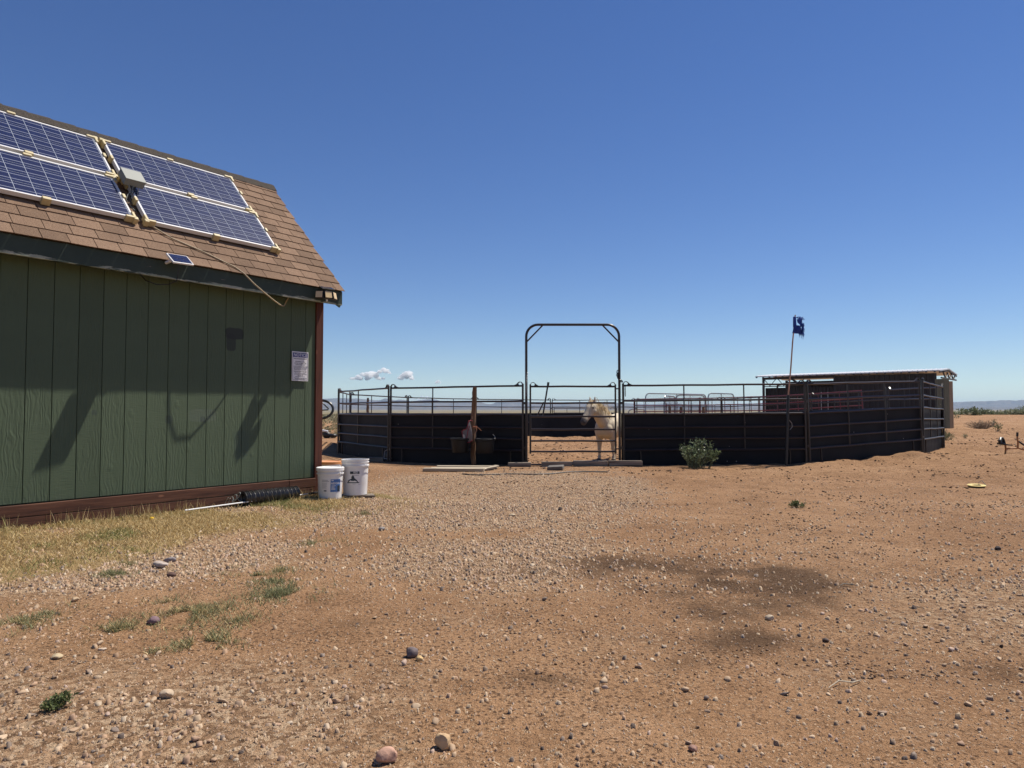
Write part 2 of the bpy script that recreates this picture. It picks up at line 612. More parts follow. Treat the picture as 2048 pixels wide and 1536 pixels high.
# air between here and the mesas
hz = MB()
hz.box((0, 4580, 67), (19000, 9700, 142))
t = NT('far_air')
pv = t.n('ShaderNodeVolumePrincipled', {'Color': (0.50, 0.72, 1.0, 1), 'Density': 1.15e-4, 'Anisotropy': 0.0})
t.t.links.new(pv.outputs[0], t.out.inputs['Volume'])
haze = hz.build('haze', t.m, kind='stuff')
haze['label'] = 'thin blue air in front of the far mesas'

# clouds low over the mesas, beyond the air box
t = NT('cloud_vapour')
pv = t.n('ShaderNodeVolumePrincipled', {'Color': (1.0, 1.0, 1.0, 1), 'Density': 0.03, 'Anisotropy': 0.0})
t.t.links.new(pv.outputs[0], t.out.inputs['Volume'])
CLOUD = t.m
t = NT('cloud_white')
P = t.coord()
CLOUDS = t.done((0.93, 0.94, 0.97), 1.0, None, spec=0.0, trans=0.45)


def cloud(px, py, wpx, hpx, label, seed, D=14000):
    rnd = random.Random(seed)
    c = at(px, py, D)
    mb = bmesh.new()
    s = D / FPX
    n = 26
    for k in range(n):
        a = rnd.uniform(-1, 1)
        top = (1 - abs(a) ** 1.6)
        r = rnd.uniform(0.16, 0.34) * hpx * (0.6 + 0.7 * top) * s
        M = Matrix.Translation((a * wpx / 2 * s, rnd.uniform(-1, 1) * hpx * 0.8 * s, rnd.uniform(-0.5, -0.5 + 0.85 * top) * hpx * s)) @ Matrix.Diagonal((r * rnd.uniform(1, 1.6), r, r * 0.8, 1))
        bmesh.ops.create_icosphere(mb, subdivisions=2, radius=1, matrix=M)
    for v in mb.verts:
        nz = mnoise.noise_vector(v.co * (6.0 / (hpx * s))) * 0.09 * hpx * s + mnoise.noise_vector(v.co * (15.0 / (hpx * s))) * 0.05 * hpx * s
        v.co += nz
    me = bpy.data.meshes.new('cloud')
    mb.to_mesh(me)
    mb.free()
    o = link_mesh("cloud", me, CLOUD, smooth=True)
    o.location = c
    rm = o.modifiers.new('union', 'REMESH')
    rm.mode = 'VOXEL'
    rm.voxel_size = hpx * s * 0.045
    tag(o, label, 'cloud', 'small clouds over the far mesas')
    return o


cloud(736, 749, 66, 17, 'largest white cloud low over the mesas left of the bow gate', 1)
cloud(768, 741, 26, 11, 'thin white puff touching the upper right end of the largest cloud', 2)
cloud(812, 749, 26, 17, 'small round white cloud right of the largest cloud', 3)
cloud(876, 763.5, 12, 6, 'tiny white cloud speck above the left pen panels', 4)
cloud(846, 796, 60, 8, 'flat white cloud just above the mesa rim behind the left pen panels', 5)


# ------------------------------------------------------------------ shed materials
def siding_mat():
    t = NT('green_siding')
    geo = t.coord('Object')
    rnd = t.n('ShaderNodeObjectInfo').outputs['Random']
    off = t.n('ShaderNodeCombineXYZ', {0: t.math('MULTIPLY', rnd, 37.0), 2: t.math('MULTIPLY', rnd, 91.0)}).outputs[0]
    P = t.n('ShaderNodeVectorMath', {0: geo, 1: off}, operation='ADD').outputs[0]
    Ps = t.n('ShaderNodeMapping', {0: P, 3: (1, 1, 0.30)}).outputs[0]
    wav = t.n('ShaderNodeTexWave', {'Vector': Ps, 'Scale': 9.5, 'Distortion': 12.0, 'Detail': 2.5, 'Detail Scale': 1.6, 'Detail Roughness': 0.55}, wave_type='BANDS', bands_direction='X').outputs[1]
    grain = t.noise(t.n('ShaderNodeMapping', {0: P, 3: (1, 1, 0.06)}).outputs[0], 110, 3)
    saw = t.noise(t.n('ShaderNodeMapping', {0: P, 3: (0.12, 1, 1)}).outputs[0], 120, 2)
    rough = t.noise(P, 1.6, 2)
    # knots
    kn = t.n('ShaderNodeTexVoronoi', {'Vector': t.n('ShaderNodeMapping', {0: P, 3: (1, 0.2, 0.55)}).outputs[0], 'Scale': 4.2}, feature='F1').outputs['Distance']
    knot = t.step(kn, 0.12, 0.03)
    c = t.ramp(t.noise(geo, 1.1, 4), [(0.3, (0.064, 0.090, 0.053)), (0.7, (0.084, 0.116, 0.068))])
    c = t.mix(t.math('MULTIPLY', t.step(grain, 0.52, 0.75), 0.22), c, (0.046, 0.056, 0.040))
    v = t.n('ShaderNodeMapRange', {0: rnd, 3: 0.93, 4: 1.07}).outputs[0]
    c = t.n('ShaderNodeHueSaturation', {'Value': v, 'Color': c}).outputs[0]
    # chalky streaks, splashes of darker touch-up paint
    stre = t.noise(t.n('ShaderNodeMapping', {0: geo, 3: (9, 9, 0.35)}).outputs[0], 1.0, 4)
    c = t.mix(t.math('MULTIPLY', t.step(stre, 0.55, 0.8), 0.18), c, (0.15, 0.165, 0.135))
    wp = t.n('ShaderNodeNewGeometry').outputs['Position']
    for (u, z, su, sz, k, col) in ((-1.15, 1.955, 0.115, 0.065, 0.9, (0.032, 0.038, 0.034)), (-1.19, 1.86, 0.06, 0.10, 0.8, (0.032, 0.038, 0.034)),
                                   (-1.50, 1.07, 0.16, 0.07, 0.3, (0.12, 0.145, 0.12)), (-1.05, 0.75, 0.10, 0.16, 0.35, (0.06, 0.09, 0.072)),
                                   (-1.86, 1.03, 0.04, 0.04, 0.4, (0.035, 0.045, 0.05)), (-2.56, 1.10, 0.025, 0.025, 0.4, (0.035, 0.045, 0.05)), (-1.50, 1.03, 0.03, 0.03, 0.4, (0.035, 0.045, 0.05))):
        q = P0 + WD * u
        dv = t.n('ShaderNodeVectorMath', {0: wp, 1: (q.x, q.y, z)}, operation='SUBTRACT').outputs[0]
        du = t.n('ShaderNodeVectorMath', {0: dv, 1: (WD.x, WD.y, 0)}, operation='DOT_PRODUCT').outputs[1]
        dz = t.n('ShaderNodeSeparateXYZ', {0: dv}).outputs[2]
        a = t.math('POWER', t.math('ABSOLUTE', t.math('DIVIDE', du, su)), 4.0)
        b = t.math('POWER', t.math('ABSOLUTE', t.math('DIVIDE', dz, sz)), 4.0)
        r = t.math('ADD', t.math('ADD', a, b), t.math('MULTIPLY', t.noise(wp, 14, 3), 0.8))
        c = t.mix(t.math('MULTIPLY', t.step(r, 1.5, 0.9), k), c, col)
    h = t.math('ADD', t.math('MULTIPLY', wav, t.math('MULTIPLY', t.step(rough, 0.36, 0.58), 0.55)), t.math('MULTIPLY', grain, 0.25))
    h = t.math('ADD', h, t.math('MULTIPLY', t.math('MULTIPLY', saw, t.step(rough, 0.56, 0.44)), 0.45))
    h = t.math('ADD', h, t.math('MULTIPLY', knot, 0.6))
    nm = t.bump(h, 0.6, 0.0045)
    return t.done(c, 0.72, nm, spec=0.3)


def wood_mat(name, a, b, dark, axis=0, rough=0.75, bump=0.4, s=1.0, objvar=0.12, worn=None):
    t = NT(name)
    P = t.coord('Object')
    rnd = t.n('ShaderNodeObjectInfo').outputs['Random']
    P = t.n('ShaderNodeVectorMath', {0: P, 1: t.n('ShaderNodeCombineXYZ', {0: t.math('MULTIPLY', rnd, 23.0), 1: t.math('MULTIPLY', rnd, 7.0)}).outputs[0]}, operation='ADD').outputs[0]
    sc = [22 * s, 22 * s, 22 * s]
    sc[axis] = 1.4 * s
    G = t.n('ShaderNodeMapping', {0: P, 3: tuple(sc)}).outputs[0]
    g = t.noise(G, 1.0, 5, 0.65, 0.6)
    g2 = t.noise(G, 5.0, 3, 0.6)
    c = t.ramp(g, [(0.32, dark), (0.48, a), (0.68, b)])
    c = t.mix(t.math('MULTIPLY', t.step(g2, 0.55, 0.75), 0.35), c, dark)
    kn = t.n('ShaderNodeTexVoronoi', {'Vector': t.n('ShaderNodeMapping', {0: P, 3: tuple(2.2 if i == axis else 6 for i in range(3))}).outputs[0], 'Scale': 1.0}).outputs['Distance']
    c = t.mix(t.step(kn, 0.10, 0.05), c, tuple(min(1, x * 1.7) for x in b))
    if worn:
        c = t.mix(t.math('MULTIPLY', t.step(t.noise(P, 5, 5, 0.7), 0.55, 0.7), 0.7), c, worn)
    hv = t.n('ShaderNodeHueSaturation', {'Value': t.n('ShaderNodeMapRange', {0: rnd, 3: 1 - objvar, 4: 1 + objvar}).outputs[0], 'Color': c}).outputs[0]
    return t.done(hv, rough, t.bump(t.math('ADD', g, t.math('MULTIPLY', g2, 0.4)), bump, 0.004), spec=0.3)


SIDING = siding_mat()
STAIN_RED = wood_mat('red_brown_stain', (0.088, 0.036, 0.021), (0.135, 0.061, 0.035), (0.040, 0.017, 0.011), 0)
STAIN_RED_V = wood_mat('red_brown_stain_upright', (0.088, 0.026, 0.015), (0.120, 0.040, 0.022), (0.05, 0.016, 0.010), 2)
CORE = simple('shadow_board', (0.035, 0.042, 0.03), 0.9)
UNDER = simple('roof_deck', (0.10, 0.075, 0.05), 0.9)

t = NT('peeling_green_fascia')
P = t.coord('Object')
c = t.ramp(t.noise(P, 3, 3), [(0.3, (0.030, 0.046, 0.036)), (0.7, (0.042, 0.060, 0.046))])
z = t.n('ShaderNodeSeparateXYZ', {0: P}).outputs[2]
st = t.noise(t.n('ShaderNodeMapping', {0: P, 3: (3.2, 8, 26)}).outputs[0], 1.0, 5, 0.7, 1.0)
low = t.step(z, -0.030, -0.072)
pe = t.step(t.math('ADD', t.math('MULTIPLY', st, 0.75), t.math('MULTIPLY', low, 0.30)), 0.60, 0.66)
c = t.mix(pe, c, t.ramp(t.noise(P, 9, 3), [(0.3, (0.20, 0.24, 0.18)), (0.7, (0.34, 0.35, 0.28))]))
wd = t.step(t.noise(t.n('ShaderNodeMapping', {0: P, 3: (4, 10, 30)}).outputs[0], 1.3, 5, 0.7, 0.5), 0.66, 0.72)
c = t.mix(t.math('MULTIPLY', wd, 0.7), c, (0.25, 0.20, 0.17))
FASCIA = t.done(c, 0.7, t.bump(st, 0.4, 0.004), spec=0.3)

t = NT('brown_shingle')
P = t.n('ShaderNodeNewGeometry').outputs['Position']
rnd = t.n('ShaderNodeObjectInfo').outputs['Random']
g = t.noise(P, 210, 2, 0.7)
c = t.ramp(g, [(0.32, (0.075, 0.045, 0.032)), (0.48, (0.185, 0.120, 0.080)), (0.62, (0.255, 0.17, 0.115)), (0.72, (0.40, 0.30, 0.22))])
c = t.mix(t.math('MULTIPLY', t.step(t.noise(P, 4.0, 4), 0.45, 0.72), 0.30), c, (0.115, 0.075, 0.055))
c = t.n('ShaderNodeHueSaturation', {'Value': t.n('ShaderNodeMapRange', {0: rnd, 3: 0.80, 4: 1.16}).outputs[0], 'Color': c}).outputs[0]
SHINGLE = t.done(c, 0.95, t.bump(g, 0.6, 0.004), spec=0.15)
t = NT('dark_ridge_shingle')
P = t.n('ShaderNodeNewGeometry').outputs['Position']
c = t.ramp(t.noise(P, 160, 3, 0.7), [(0.35, (0.022, 0.019, 0.017)), (0.55, (0.065, 0.055, 0.046)), (0.72, (0.20, 0.17, 0.14))])
RIDGE = t.done(c, 0.95, t.bump(t.noise(P, 60, 3), 0.6, 0.008), spec=0.15)

# ------------------------------------------------------------------ the shed, in its own frame: x along the wall, -y out of it
SHZ = math.pi / 2 - SH_A
shed = thing('shed', 'green plank shed with brown shingle roof carrying four solar panels', 'shed', P0, (0, 0, SHZ))
L = 5.0
OV = 0.225
SL = R(46.8)
EZ = 2.577            # drip edge height
RL = 2.16             # slope length
WALLTOP = 2.47
DEEP = 2 * (RL * math.cos(SL) - OV)

m = MB()
m.box((-L / 2 - 0.05, 0.055, 1.30), (L - 0.06, 0.05, 2.42))
wall = m.build('wall', CORE, shed)
k = 0
u = -0.075
gap = 0.0042
edges = [-0.075, -0.218]
while edges[-1] > -L + 0.3:
    edges.append(edges[-1] - 0.2075)
for a, b in zip(edges[1:], edges[:-1]):
    m = MB()
    w = b - a - gap
    m.box((0, 0, 0), (w, 0.022, WALLTOP - 0.325))
    o = m.build('siding_plank', SIDING, wall, bevel=0.004)
    o.location = ((a + b) / 2, 0.017, (WALLTOP + 0.325) / 2)
# other three walls
m = MB()
m.box((0.0, DEEP / 2, 1.30), (0.05, DEEP - 0.05, 2.4))
z0 = 2.45
m.add([(-0.025, 0.05, z0), (-0.025, DEEP - 0.05, z0), (-0.025, DEEP / 2, z0 + (DEEP / 2) * math.tan(SL)), (0.025, 0.05, z0), (0.025, DEEP - 0.05, z0), (0.025, DEEP / 2, z0 + (DEEP / 2) * math.tan(SL))],
      [(0, 2, 1), (3, 4, 5), (0, 1, 4, 3), (1, 2, 5, 4), (2, 0, 3, 5)])
m.build('end_wall', SIDING, shed)
m = MB()
m.box((-L - 0.02, DEEP / 2, 1.30), (0.05, DEEP - 0.05, 2.4))
m.box((-L / 2, DEEP, 1.30), (L - 0.05, 0.05, 2.4))
m.add([(-L - 0.045, 0.05, z0), (-L - 0.045, DEEP - 0.05, z0), (-L - 0.045, DEEP / 2, z0 + (DEEP / 2) * math.tan(SL)), (-L + 0.005, 0.05, z0), (-L + 0.005, DEEP - 0.05, z0), (-L + 0.005, DEEP / 2, z0 + (DEEP / 2) * math.tan(SL))],
      [(0, 2, 1), (3, 4, 5), (0, 1, 4, 3), (1, 2, 5, 4), (2, 0, 3, 5)])
m.build('back_wall', SIDING, shed)
# corner boards
m = MB()
m.box((-0.024, 0.0, 1.265), (0.105, 0.03, 2.41))
o = m.build('corner_board', STAIN_RED_V, shed, bevel=0.004)
m = MB()
m.box((0.042, 0.062, 1.265), (0.025, 0.09, 2.40))
m.build('corner_board', STAIN_RED_V, shed, bevel=0.004)
# skirt boards, some butted
rows = [(0.318, 0.100, [(-L, -3.62), (-3.615, -0.46), (-0.455, -0.078)], -0.022), (0.212, 0.100, [(-L, -2.9), (-2.895, -0.09)], -0.017), (0.104, 0.135, [(-L, -3.05), (-3.045, -2.46), (-2.455, -1.1)], -0.012)]
for zt, h, segs, yy in rows:
    for a, b in segs:
        m = MB()
        m.box((0, 0, 0), (b - a, 0.036, h))
        o = m.build('skirt_board', STAIN_RED, shed, bevel=0.004)
        o.location = ((a + b) / 2, yy + random.uniform(-0.003, 0.003), zt - h / 2)
        o.rotation_euler = (0, R(random.uniform(-0.1, 0.1)), 0)
m = MB()
m.box((-L / 2, 0.10, 0.13), (L - 0.2, 0.06, 0.24))
m.build('skid', CORE, shed)
# fascia
m = MB()
m.box((0, 0, 0), (L + 0.26, 0.028, 0.165))
o = m.build('fascia', FASCIA, shed, bevel=0.003)
o.location = (-L / 2 + 0.01, -OV + 0.016, EZ - 0.095)
m = MB()
m.box((0.085, -OV + 0.012, EZ - 0.180), (0.06, 0.02, 0.03), Matrix.Rotation(R(25), 4, 'Y'))
m.box((-L / 2, -OV / 2 + 0.02, EZ - 0.14), (L, OV - 0.05, 0.012))
m.build('soffit', FASCIA, shed)

# roof
cs, sn = math.cos(SL), math.sin(SL)


def roofpt(u, r, h):
    """shed frame: u along, r up the slope from the drip edge, h above the shingles"""
    return Vector((u, -OV - 0.012 + r * cs - h * sn, EZ + r * sn + h * cs))


UR = 0.150
UL = -L - 0.15
ry = -OV - 0.012 + RL * cs
m = MB()
a = [roofpt(UL + .01, 0.02, -0.012), roofpt(UR - .01, 0.02, -0.012), roofpt(UR - .01, RL - .01, -0.012), roofpt(UL + .01, RL - .01, -0.012)]
b = [roofpt(UL + .01, 0.02, -0.05), roofpt(UR - .01, 0.02, -0.05), roofpt(UR - .01, RL - .03, -0.05), roofpt(UL + .01, RL - .03, -0.05)]
m.add(a + b, [(0, 1, 2, 3), (7, 6, 5, 4), (0, 4, 5, 1), (1, 5, 6, 2), (2, 6, 7, 3), (3, 7, 4, 0)])
mir = lambda p: Vector((p.x, 2 * ry - p.y, p.z))
a2, b2 = [mir(p) for p in a], [mir(p) for p in b]
m.add(a2 + b2, [(3, 2, 1, 0), (4, 5, 6, 7), (1, 5, 4, 0), (2, 6, 5, 1), (3, 7, 6, 2), (0, 4, 7, 3)])
roof = m.build('roof', UNDER, shed)
rnd = random.Random(5)
EXPO = 0.1432
shingles = []
for cse in range(15):
    r0 = -0.018 + cse * EXPO
    r1 = min(r0 + EXPO + 0.045, RL - 0.005)
    if r1 - r0 < 0.05:
        break
    u = UR - (0.0 if cse % 2 else 0.112) - rnd.uniform(0, 0.03)
    prev = UR + 0.004
    while prev > UL:
        w = rnd.uniform(0.205, 0.25)
        uu = max(u, UL - 0.004)
        lift = rnd.uniform(0.0, 0.0025) + (0.012 if rnd.random() < 0.02 else 0)
        h0a, h0b = 0.0105 + lift + rnd.uniform(0, .001), 0.0105 + lift + rnd.uniform(0, .001)
        h1 = 0.001
        g = 0.0032
        x0, x1 = uu + g, prev - g
        if x1 - x0 > 0.02:
            dr0, dr1 = rnd.uniform(-.003, .003), rnd.uniform(-.003, .003)
            top = [roofpt(x0, r0 + dr0, h0a), roofpt(x1, r0 + dr1, h0b), roofpt(x1, r1, h1), roofpt(x0, r1, h1)]
            bot = [roofpt(x0, r0 + dr0, h0a - 0.0065), roofpt(x1, r0 + dr1, h0b - 0.0065), roofpt(x1, r1, h1 - 0.004), roofpt(x0, r1, h1 - 0.004)]
            m = MB()
            m.add(top + bot, [(0, 1, 2, 3), (7, 6, 5, 4), (0, 4, 5, 1), (1, 5, 6, 2), (3, 7, 4, 0), (2, 6, 7, 3)])
            shingles.append((x0, m))
        prev = uu
        u = uu - w
shingles.sort(key=lambda q: -q[0])
rest = MB()
for i, (x0, m) in enumerate(shingles):
    if i < 296:
        m.build('shingle', SHINGLE, roof)
    else:
        rest.add(m.v, m.f)
if rest.v:
    rest.build('shingle_remainder', SHINGLE, roof, kind='stuff')
m = MB()
for cse in range(15):   # plain courses on the slope nobody sees
    r0 = -0.018 + cse * EXPO
    p = [roofpt(UL, r0, 0.012), roofpt(UR, r0, 0.012), roofpt(UR, min(r0 + EXPO + .03, RL), 0.002), roofpt(UL, min(r0 + EXPO + .03, RL), 0.002)]
    m.add([mir(q) for q in p], [(3, 2, 1, 0)])
m.build('rear_shingles', SHINGLE, roof)
# ridge caps
x = UR + 0.006
i = 0
while x > UL:
    w = rnd.uniform(0.20, 0.24)
    m = MB()
    pr = []
    for xx, lift in ((x, 0.026), (x - w - 0.05, 0.012)):
        f0, f1, f2 = roofpt(xx, RL - 0.135 + rnd.uniform(-.006, .006), lift * 0.8), roofpt(xx, RL - 0.03, lift * 1.1), roofpt(xx, RL, 0)
        apex = Vector((xx, ry, f2.z + lift * 0.75))
        pr.append([f0, f1, apex, mir(f1), mir(f0)])
    lo = [[p - Vector((0, 0, 0.012)) for p in q] for q in pr]
    vs = pr[0] + pr[1] + lo[0] + lo[1]
    fs = []
    for j in range(4):
        fs += [(j, j + 1, 5 + j + 1, 5 + j), (10 + j + 1, 10 + j, 15 + j, 15 + j + 1), (j + 1, j, 10 + j, 10 + j + 1), (5 + j, 5 + j + 1, 15 + j + 1, 15 + j)]
    fs += [(0, 5, 15, 10), (9, 4, 14, 19)]
    m.add(vs, fs)
    m.build('ridge_cap', RIDGE, roof)
    x -= w
# rake boards along the gable edge
m = MB()
a = [roofpt(UR - .035, 0.02, -0.016), roofpt(UR - .010, 0.02, -0.016), roofpt(UR - .010, RL - .02, -0.016), roofpt(UR - .035, RL - .02, -0.016)]
b = [p + Vector((0, 0, -0.14)) for p in a]
m.add(a + b, [(0, 1, 2, 3), (7, 6, 5, 4), (0, 4, 5, 1), (1, 5, 6, 2), (2, 6, 7, 3), (3, 7, 4, 0)])
m.build('rake_board', FASCIA, shed)

# ------------------------------------------------------------------ solar panels
WHITE_ALU = simple('white_aluminium', (0.62, 0.62, 0.62), 0.35, 0.04, 3, 0.03, 0.002, spec=0.5)
BACKSHEET = simple('white_backsheet', (0.42, 0.46, 0.52), 0.18, 0.03, 3, 0, coat=0.6)
CREAM = simple('cream_plastic', (0.46, 0.38, 0.20), 0.5, 0.10, 8, 0.05)
t = NT('blue_solar_cell')
P = t.coord('Object')
sx = t.n('ShaderNodeSeparateXYZ', {0: P}).outputs
rnd = t.n('ShaderNodeObjectInfo').outputs['Random']
vor = t.n('ShaderNodeTexVoronoi', {'Vector': P, 'Scale': 60.0}).outputs['Color']
c = t.mix(t.n('ShaderNodeSeparateColor', {0: vor}).outputs[0], (0.008, 0.012, 0.045), (0.016, 0.024, 0.085))
c = t.mix(t.math('MULTIPLY', rnd, 0.6), c, (0.012, 0.014, 0.050))
bars = t.math('ABSOLUTE', t.math('SUBTRACT', t.math('ABSOLUTE', sx[1]), 0.039))
c = t.mix(t.math('MULTIPLY', t.step(bars, 0.0034, 0.0022), 0.75), c, (0.42, 0.45, 0.52))
CELL = t.done(c, 0.22, None, spec=0.3, coat=0.25, **{'Coat Roughness': 0.05})
CELLB = bpy.data.meshes.new('solar_cell')
mm = MB()
mm.box((0, 0, 0), (0.1545, 0.1515, 0.002))
CELLB.from_pydata(mm.v, [], mm.f)
CELLB.materials.append(CELL)


def on_shed(p):
    return P0 + WD * p.x + (-WN) * p.y + Vector((0, 0, p.z))


def solar_panel(u0, r0, label, w=1.50, h=0.665):
    root = thing('solar_panel', label, 'solar panel', on_shed(roofpt(u0, r0, 0.016)), (SL, 0, SHZ), 'large solar panels on the shed roof')
    root.rotation_mode = 'XYZ'
    H = 0.045
    m = MB()
    fw = 0.019
    for (cx, cy, sx_, sy_) in ((w / 2, fw / 2, w, fw), (w / 2, h - fw / 2, w, fw), (fw / 2, h / 2, fw, h - 2 * fw), (w - fw / 2, h / 2, fw, h - 2 * fw)):
        m.box((cx, cy, H / 2 + 0.012), (sx_, sy_, H))
    m.build('frame', WHITE_ALU, root, bevel=0.002)
    m = MB()
    m.box((w / 2, h / 2, H + 0.002), (w - 2 * fw, h - 2 * fw, 0.008))
    m.build('backing_sheet', BACKSHEET, root)
    nxc, nyc = 9, 4
    px_, py_ = (w - 2 * fw - 0.012) / nxc, (h - 2 * fw - 0.008) / nyc
    for i in range(nxc):
        for j in range(nyc):
            o = bpy.data.objects.new('solar_cell', CELLB)
            COL.objects.link(o)
            o.parent = root
            o.location = (fw + 0.006 + px_ * (i + 0.5), fw + 0.004 + py_ * (j + 0.5), H + 0.0065)
            o.scale = (px_ / 0.1545 * 0.962, py_ / 0.1515 * 0.962, 1)
    for (ax, ay) in ((0, 0), (1, 0), (0, 1), (1, 1)):
        m = MB()
        dx, dy = (1 if ax == 0 else -1), (1 if ay == 0 else -1)
        x, y = ax * w, ay * h
        # an L of two arms and the chunky outer foot
        m.box((x + dx * 0.035, y - dy * 0.004, 0.036), (0.095, 0.030, 0.072))
        m.box((x - dx * 0.004, y + dy * 0.035, 0.0365), (0.030, 0.095, 0.071))
        m.box((x - dx * 0.012, y - dy * 0.012, 0.034), (0.045, 0.045, 0.068))
        m.build('corner_bracket', CREAM, root, bevel=0.008)
    for (x, y, a, b) in ((w * 0.49, -0.008, 0.075, 0.040), (w * 0.49, h + 0.006, 0.075, 0.032), (-0.006, h * 0.52, 0.032, 0.065), (w + 0.006, h * 0.52, 0.032, 0.065)):
        m = MB()
        m.box((x, y, 0.036), (a, b, 0.072))
        m.build('side_bracket', CREAM, root, bevel=0.006)
    return root


solar_panel(-2.105, 1.235, 'large solar panel on the shed roof, upper right of the four, nearest the ridge end')
solar_panel(-2.085, 0.510, 'large solar panel on the shed roof, lower right, directly below the ridge end panel')
solar_panel(-3.690, 1.235, 'large solar panel on the shed roof, upper left, cut off by the picture edge')
solar_panel(-3.715, 0.510, 'large solar panel on the shed roof, lower left, with grey box at its corner')

GREYBOX = simple('grey_pvc', (0.20, 0.215, 0.195), 0.55, 0.06, 5, 0.03)
BLACKP = simple('black_plastic', (0.012, 0.012, 0.013), 0.45, 0.2, 8, 0.03)
WIRE_TAN = simple('tan_wire', (0.40, 0.32, 0.20), 0.6, 0.1, 20, 0)
root = thing('junction_box', 'grey electrical junction box between the four big solar panels', 'junction box', on_shed(roofpt(-2.11, 1.07, 0.0)), (SL, 0, SHZ))
m = MB()
m.box((0.03, 0.035, 0.150), (0.20, 0.185, 0.075))
m.build('box', GREYBOX, root, bevel=0.008)
m = MB()
m.box((0.03, 0.035, 0.192), (0.208, 0.193, 0.014))
m.build('lid', GREYBOX, root, bevel=0.004)
m = MB()
m.box((0.03, 0.10, 0.06), (0.03, 0.03, 0.11))
m.build('bracket', GREYBOX, root)
for k in range(5):
    m = MB()
    x = -0.03 + k * 0.028
    pts = [(x, -0.05, 0.13)] + [(x + 0.03 * math.sin(q * 1.7 + k), -0.05 - q * 0.05 - k * 0.006, 0.10 - q * 0.022 + 0.012 * math.sin(k + q)) for q in range(1, 5)] + [(x + 0.02, -0.34 - k * 0.01, 0.02)]
    m.tube(pts, 0.0045, 6)
    m.build('cable', BLACKP if k % 2 else GREYBOX, root, smooth=True)
# tan wire from the lower right panel down the shingles and across to the wall
m = MB()
pts = [roofpt(-2.04, 0.50, 0.03), roofpt(-1.87, 0.36, 0.02), roofpt(-1.60, 0.24, 0.018), roofpt(-1.30, 0.06, 0.018), roofpt(-1.22, -0.02, 0.012)]
pts += [Vector((-1.12, -OV - 0.07, 2.47)), Vector((-1.00, -0.315, 2.385)), Vector((-0.88, -0.30, 2.325)), Vector((-0.76, -0.235, 2.30)), Vector((-0.64, -0.12, 2.31)), Vector((-0.535, -0.012, 2.335)), Vector((-0.50, -0.010, 2.40)), Vector((-0.462, -0.012, 2.455))]
m.tube([on_shed(p) for p in pts], 0.0075, 6)
o = m.build('wire', WIRE_TAN, smooth=True)
tag(o, 'tan wire sagging from the roof edge across the green wall', 'wire')

# small solar panel on the fascia
fp = on_shed(Vector((-1.99, -OV - 0.02, 2.545)))
root = thing('small_solar_panel', 'small white framed solar panel clipped to the green fascia board', 'solar panel', fp, (0, 0, SHZ))
Mt = Matrix.Translation((0.03, -0.085, 0.035)) @ Matrix.Rotation(R(40), 4, 'X') @ Matrix.Rotation(R(4), 4, 'Z')
def boxM(Mx, c, s):
    b = MB()
    b.box(c, s)
    b.v = [tuple(Mx @ Vector(p)) for p in b.v]
    return b
m = boxM(Mt, (0, 0, 0), (0.215, 0.155, 0.018))
m.build('frame', WHITE_ALU, root, bevel=0.003)
for i in range(3):
    for j in range(2):
        m = boxM(Mt, (-0.064 + i * 0.064, -0.034 + j * 0.068, 0.0105), (0.060, 0.063, 0.003))
        m.build('solar_cell', CELL, root)
m = MB()
m.tube([(-0.06, 0.0, 0.0), (-0.06, -0.07, 0.005), (-0.05, -0.09, 0.03)], 0.016, 8)
m.build('bracket', WHITE_ALU, root, smooth=True)
m = MB()
m.tube([(0.02, -0.08, 0.02), (0.03, -0.06, -0.08), (0.02, -0.05, -0.17), (-0.04, -0.01, -0.21), (-0.12, 0.05, -0.215), (-0.19, 0.12, -0.18), (-0.215, 0.18, -0.12), (-0.215, 0.20, -0.05)], 0.005, 6)
m.build('cable', BLACKP, root, smooth=True)

# security light
fp = on_shed(Vector((-0.15, -OV - 0.012, 2.50)))
root = thing('security_light', 'black solar security light with three tan lamp faces on the eave corner', 'security light', fp, (0, 0, SHZ - R(15)))
LAMPF = simple('pale_lamp_face', (0.66, 0.50, 0.27), 0.35, 0.08, 20, 0.1)
PVDARK = simple('dark_blue_glass', (0.02, 0.03, 0.06), 0.08, 0.1, 20, 0, coat=0.5)
m = MB()
m.box((0, -0.045, -0.01), (0.06, 0.07, 0.05))
m.box((0, -0.005, 0.0), (0.09, 0.012, 0.08))
m.build('mount', BLACKP, root, bevel=0.004)
for a, x in ((-42, -0.088), (0, 0.0), (42, 0.088)):
    Mx = Matrix.Translation((x, -0.115 + abs(x) * 0.42, -0.028)) @ Matrix.Rotation(R(a), 4, 'Z') @ Matrix.Rotation(R(-12), 4, 'X')
    m = boxM(Mx, (0, 0, 0), (0.092, 0.030, 0.088))
    h = m.build('lamp_head', BLACKP, root, bevel=0.004)
    m = boxM(Mx, (0, -0.017, 0), (0.078, 0.006, 0.074))
    m.build('lamp_face', LAMPF, h)
Mx = Matrix.Translation((0.0, -0.085, 0.055)) @ Matrix.Rotation(R(22), 4, 'X')
m = boxM(Mx, (0, 0, 0), (0.155, 0.10, 0.012))
m.build('solar_top', BLACKP, root, bevel=0.002)
m = boxM(Mx, (0, 0, 0.008), (0.130, 0.075, 0.004))
m.build('solar_glass', PVDARK, root)
m = MB()
m.lathe([(0.0, -0.014), (0.010, -0.010), (0.013, 0), (0.013, 0.012)], (0.0, -0.085, -0.088), 12)
m.build('sensor', WHITE_ALU, root, smooth=True)

